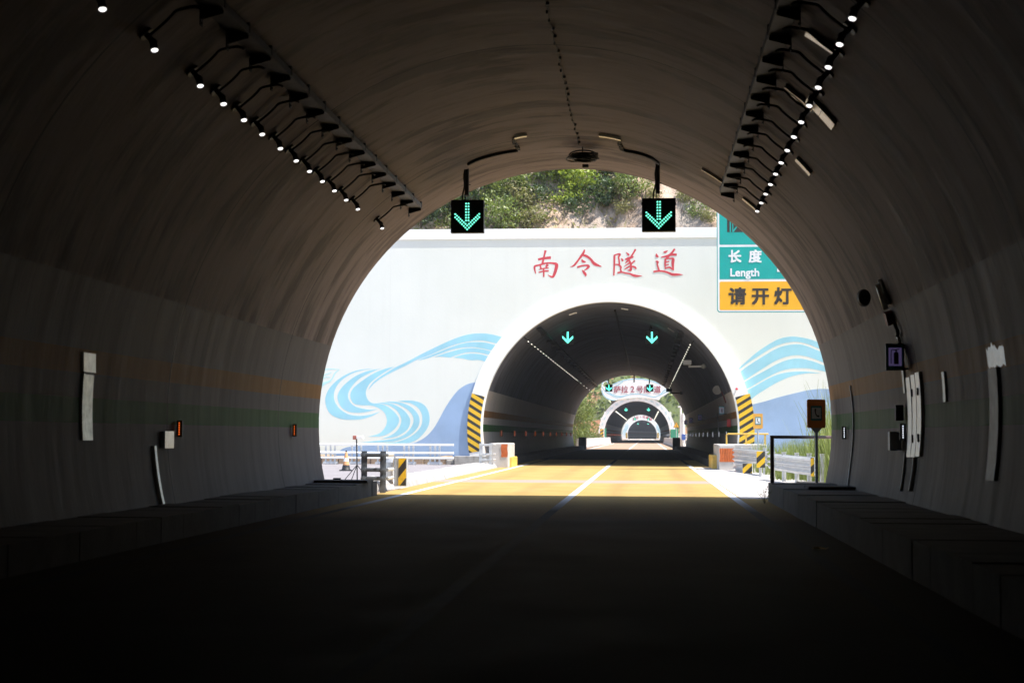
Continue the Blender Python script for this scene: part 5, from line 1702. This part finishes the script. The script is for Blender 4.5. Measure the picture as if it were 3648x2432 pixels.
for dx, zt_, lab in ((1563.5, 935, 'taller white pole right of the warning triangle'), (1569.5, 948, 'thicker white pole against the right tunnel edge')):
    x_ = X(dx, 185); zt_ = Z(zt_, 185)
    o = thing('lamp_post', lab, 'pole', (x_, 185, 0), 'white poles beyond the second tunnel')
    MB().tube([(x_, 185, 0), (x_, 185, zt_)], [.14, .10] if dx < 1566 else [.22, .2], 12).box(x_ - .3, x_ + .3, 184.7, 185.3, -.05, .2).build('pole', m_white, o, smooth=True, angle=40)
    if dx < 1566: MB().box(x_ - .35, x_ + .05, 184.85, 185.15, zt_ - .02, zt_ + .16, bev=.03).build('lamp_head', m_signwhite, o)
    else: MB().box(x_ - .2, x_ + .25, 184.7, 184.79, .8, 1.5, bev=.02).build('notice_plate', M('blue notice plate', (.05, .12, .45), .5), o)

# fittings on the right wall of the second tunnel
def make_cam(label):
    o = thing('camera_arm', label, 'camera', (0, 0, 0), 'pale cameras in the second tunnel')
    MB().tube([(0, 0, 0), (-.75, 0, -.02)], .05, 8).build('arm', m_signwhite, o, smooth=True, angle=40)
    MB().box(-1.02, -.62, -.55, .1, .06, .28, bev=.03).tube([(-.7, 0, 0), (-.7, 0, .1)], .04, 8).build('camera', m_signwhite, o)
    MB().ico((0, 0, 0), (.13, .16, .13), 2).build('joint_box', m_steel, o, smooth=True)
    return o
c6 = crop(1650, 1050, 2352 / 1100)
proto = make_cam('pale camera on an arm high on the right wall of the second tunnel')
a, y = hit(*c6(1845, 535)); proto.location = lin(a, RT - .1, y)
a, y = hit(*c6(1670, 740)); o = copy_tree(proto); o.location = lin(a, RT - .1, y); o.scale = (1.2, 1.2, 1.2)
o['label'] = 'dark camera on an arm farther inside the second tunnel, beside the exit'
for ch in o.children:
    ch.data = ch.data.copy(); ch.data.materials[0] = m_black
a, y = hit(*c6(1955, 718))
o = thing('alarm_sounder', 'small pale sounder on the right wall by the colour bands of the second tunnel', 'alarm', lin(a, RT - .15, y))
c = o.location
MB().tube([(c.x, c.y - .18, c.z), (c.x, c.y + .1, c.z)], [.22, .14], 14).build('sounder', m_conc, o, smooth=True, angle=40)
MB().tube(ceil_line([c6(1970, 740), c6(1985, 775), c6(2000, 820)], .05), .03, 6).build('conduit', m_darkred, o)
for pts, lab in (([c6(1932, 905), c6(1942, 960), c6(1945, 1040), c6(1942, 1125)], 'thin shiny conduit on the right wall of the second tunnel below the pale sign'),):
    wall_pipe(lab, pts, .04, m_bright)
a, y = hit(*c6(2043, 975)); c = lin(a, RT - .08, y)
tag(MB().box(c.x - .12, c.x + .06, c.y, c.y + .2, c.z - .18, c.z + .18, bev=.02).box(c.x - .1, c.x + .04, c.y - .02, c.y + .01, c.z - .16, c.z + .16, bev=.01).build('alarm_button', M('bright red box', (.5, .03, .03), .5), None, c), 'small red box on the white and green bands of the second tunnel', 'alarm box')
# pale ceiling strips near the mouth of the second tunnel
G2 = 'pale fittings on the second tunnel ceiling'
wall_duct('small pale strip beside the left signal pole in the second tunnel', (c6(805, 150), c6(865, 132)), .16, m_bright, .05, group=G2)
wall_duct('small pale strip at the crown of the second tunnel', (c6(1205, 102), c6(1258, 110)), .2, m_bright, .05, group=G2)
wall_duct('pale strip right of the right signal in the second tunnel', (c6(1560, 248), c6(1610, 280)), .2, m_bright, .05, group=G2)
tag(MB().tube([(-1.45, 70, CZ + RT - .05), (-1.4, 140, CZ + RT - .05)], .05, 6).build('ceiling_cable', m_blackm, None, (-1.4, 140, 7.1)), 'dark cable along the crown of the second tunnel', 'cable')
p = at(*c6(1302, 630), 146)
tag(MB().box(p.x - .06, p.x + .06, 145.9, 146.1, p.z - .45, p.z + .75, bev=.02).box(p.x - .2, p.x + .2, 145.8, 146.2, p.z + .70, p.z + .76).build('hanging_bracket', m_black, None, (p.x, 146, p.z)), 'black bracket hanging from the crown at the second tunnel exit', 'bracket')
# reflective strip on the striped ring
p0, p1 = at(*c4(520, 490), D2 - .1), at(*c4(543, 432), D2 - .1)
o = thing('marker_rod', 'small pale rod with a red tip on the right striped ring', 'marker', (p0.x, D2 - .12, p0.z))
MB().tube([(p0.x, D2 - .12, p0.z), (p1.x, D2 - .18, p1.z)], .045, 8).build('rod', m_signwhite, o)
MB().ico((p1.x + .01, D2 - .18, p1.z + .03), .06, 2).build('tip', m_red, o)

# a scrap of litter on the dark road
q = random.Random(12)
mb = MB(); c = Vector((2.07, 18.4, .012))
pr = [c + Vector((q.uniform(-.02, .02) + .09 * math.cos(t), q.uniform(-.02, .02) + .06 * math.sin(t), q.uniform(0, .03))) for t in [k * math.pi / 4 for k in range(8)]]
for k in range(8): mb.tri(c, pr[k], pr[(k + 1) % 8])
tag(mb.build('paper_scrap', m_yelpaint, None, c), 'small crumpled pale scrap lying on the dark road', 'litter')

# ------------------------------------------------------------------ haze added to lift the dark tunnel interiors
def haze_mat():
    m = bpy.data.materials.new('pale lifting haze'); m.use_nodes = True
    nt = m.node_tree; nt.nodes.clear()
    o = nt.nodes.new('ShaderNodeOutputMaterial'); v = nt.nodes.new('ShaderNodeVolumePrincipled')
    v.inputs['Color'].default_value = (.85, .88, .95, 1); v.inputs["Density"].default_value = .00042
    nt.links.new(v.outputs[0], o.inputs['Volume'])
    return m
tag(MB().box(-300, 300, -380, 1150, -1.2, 60).build('haze', haze_mat()), 'thin haze added to lift the dark tunnels', kind='stuff')
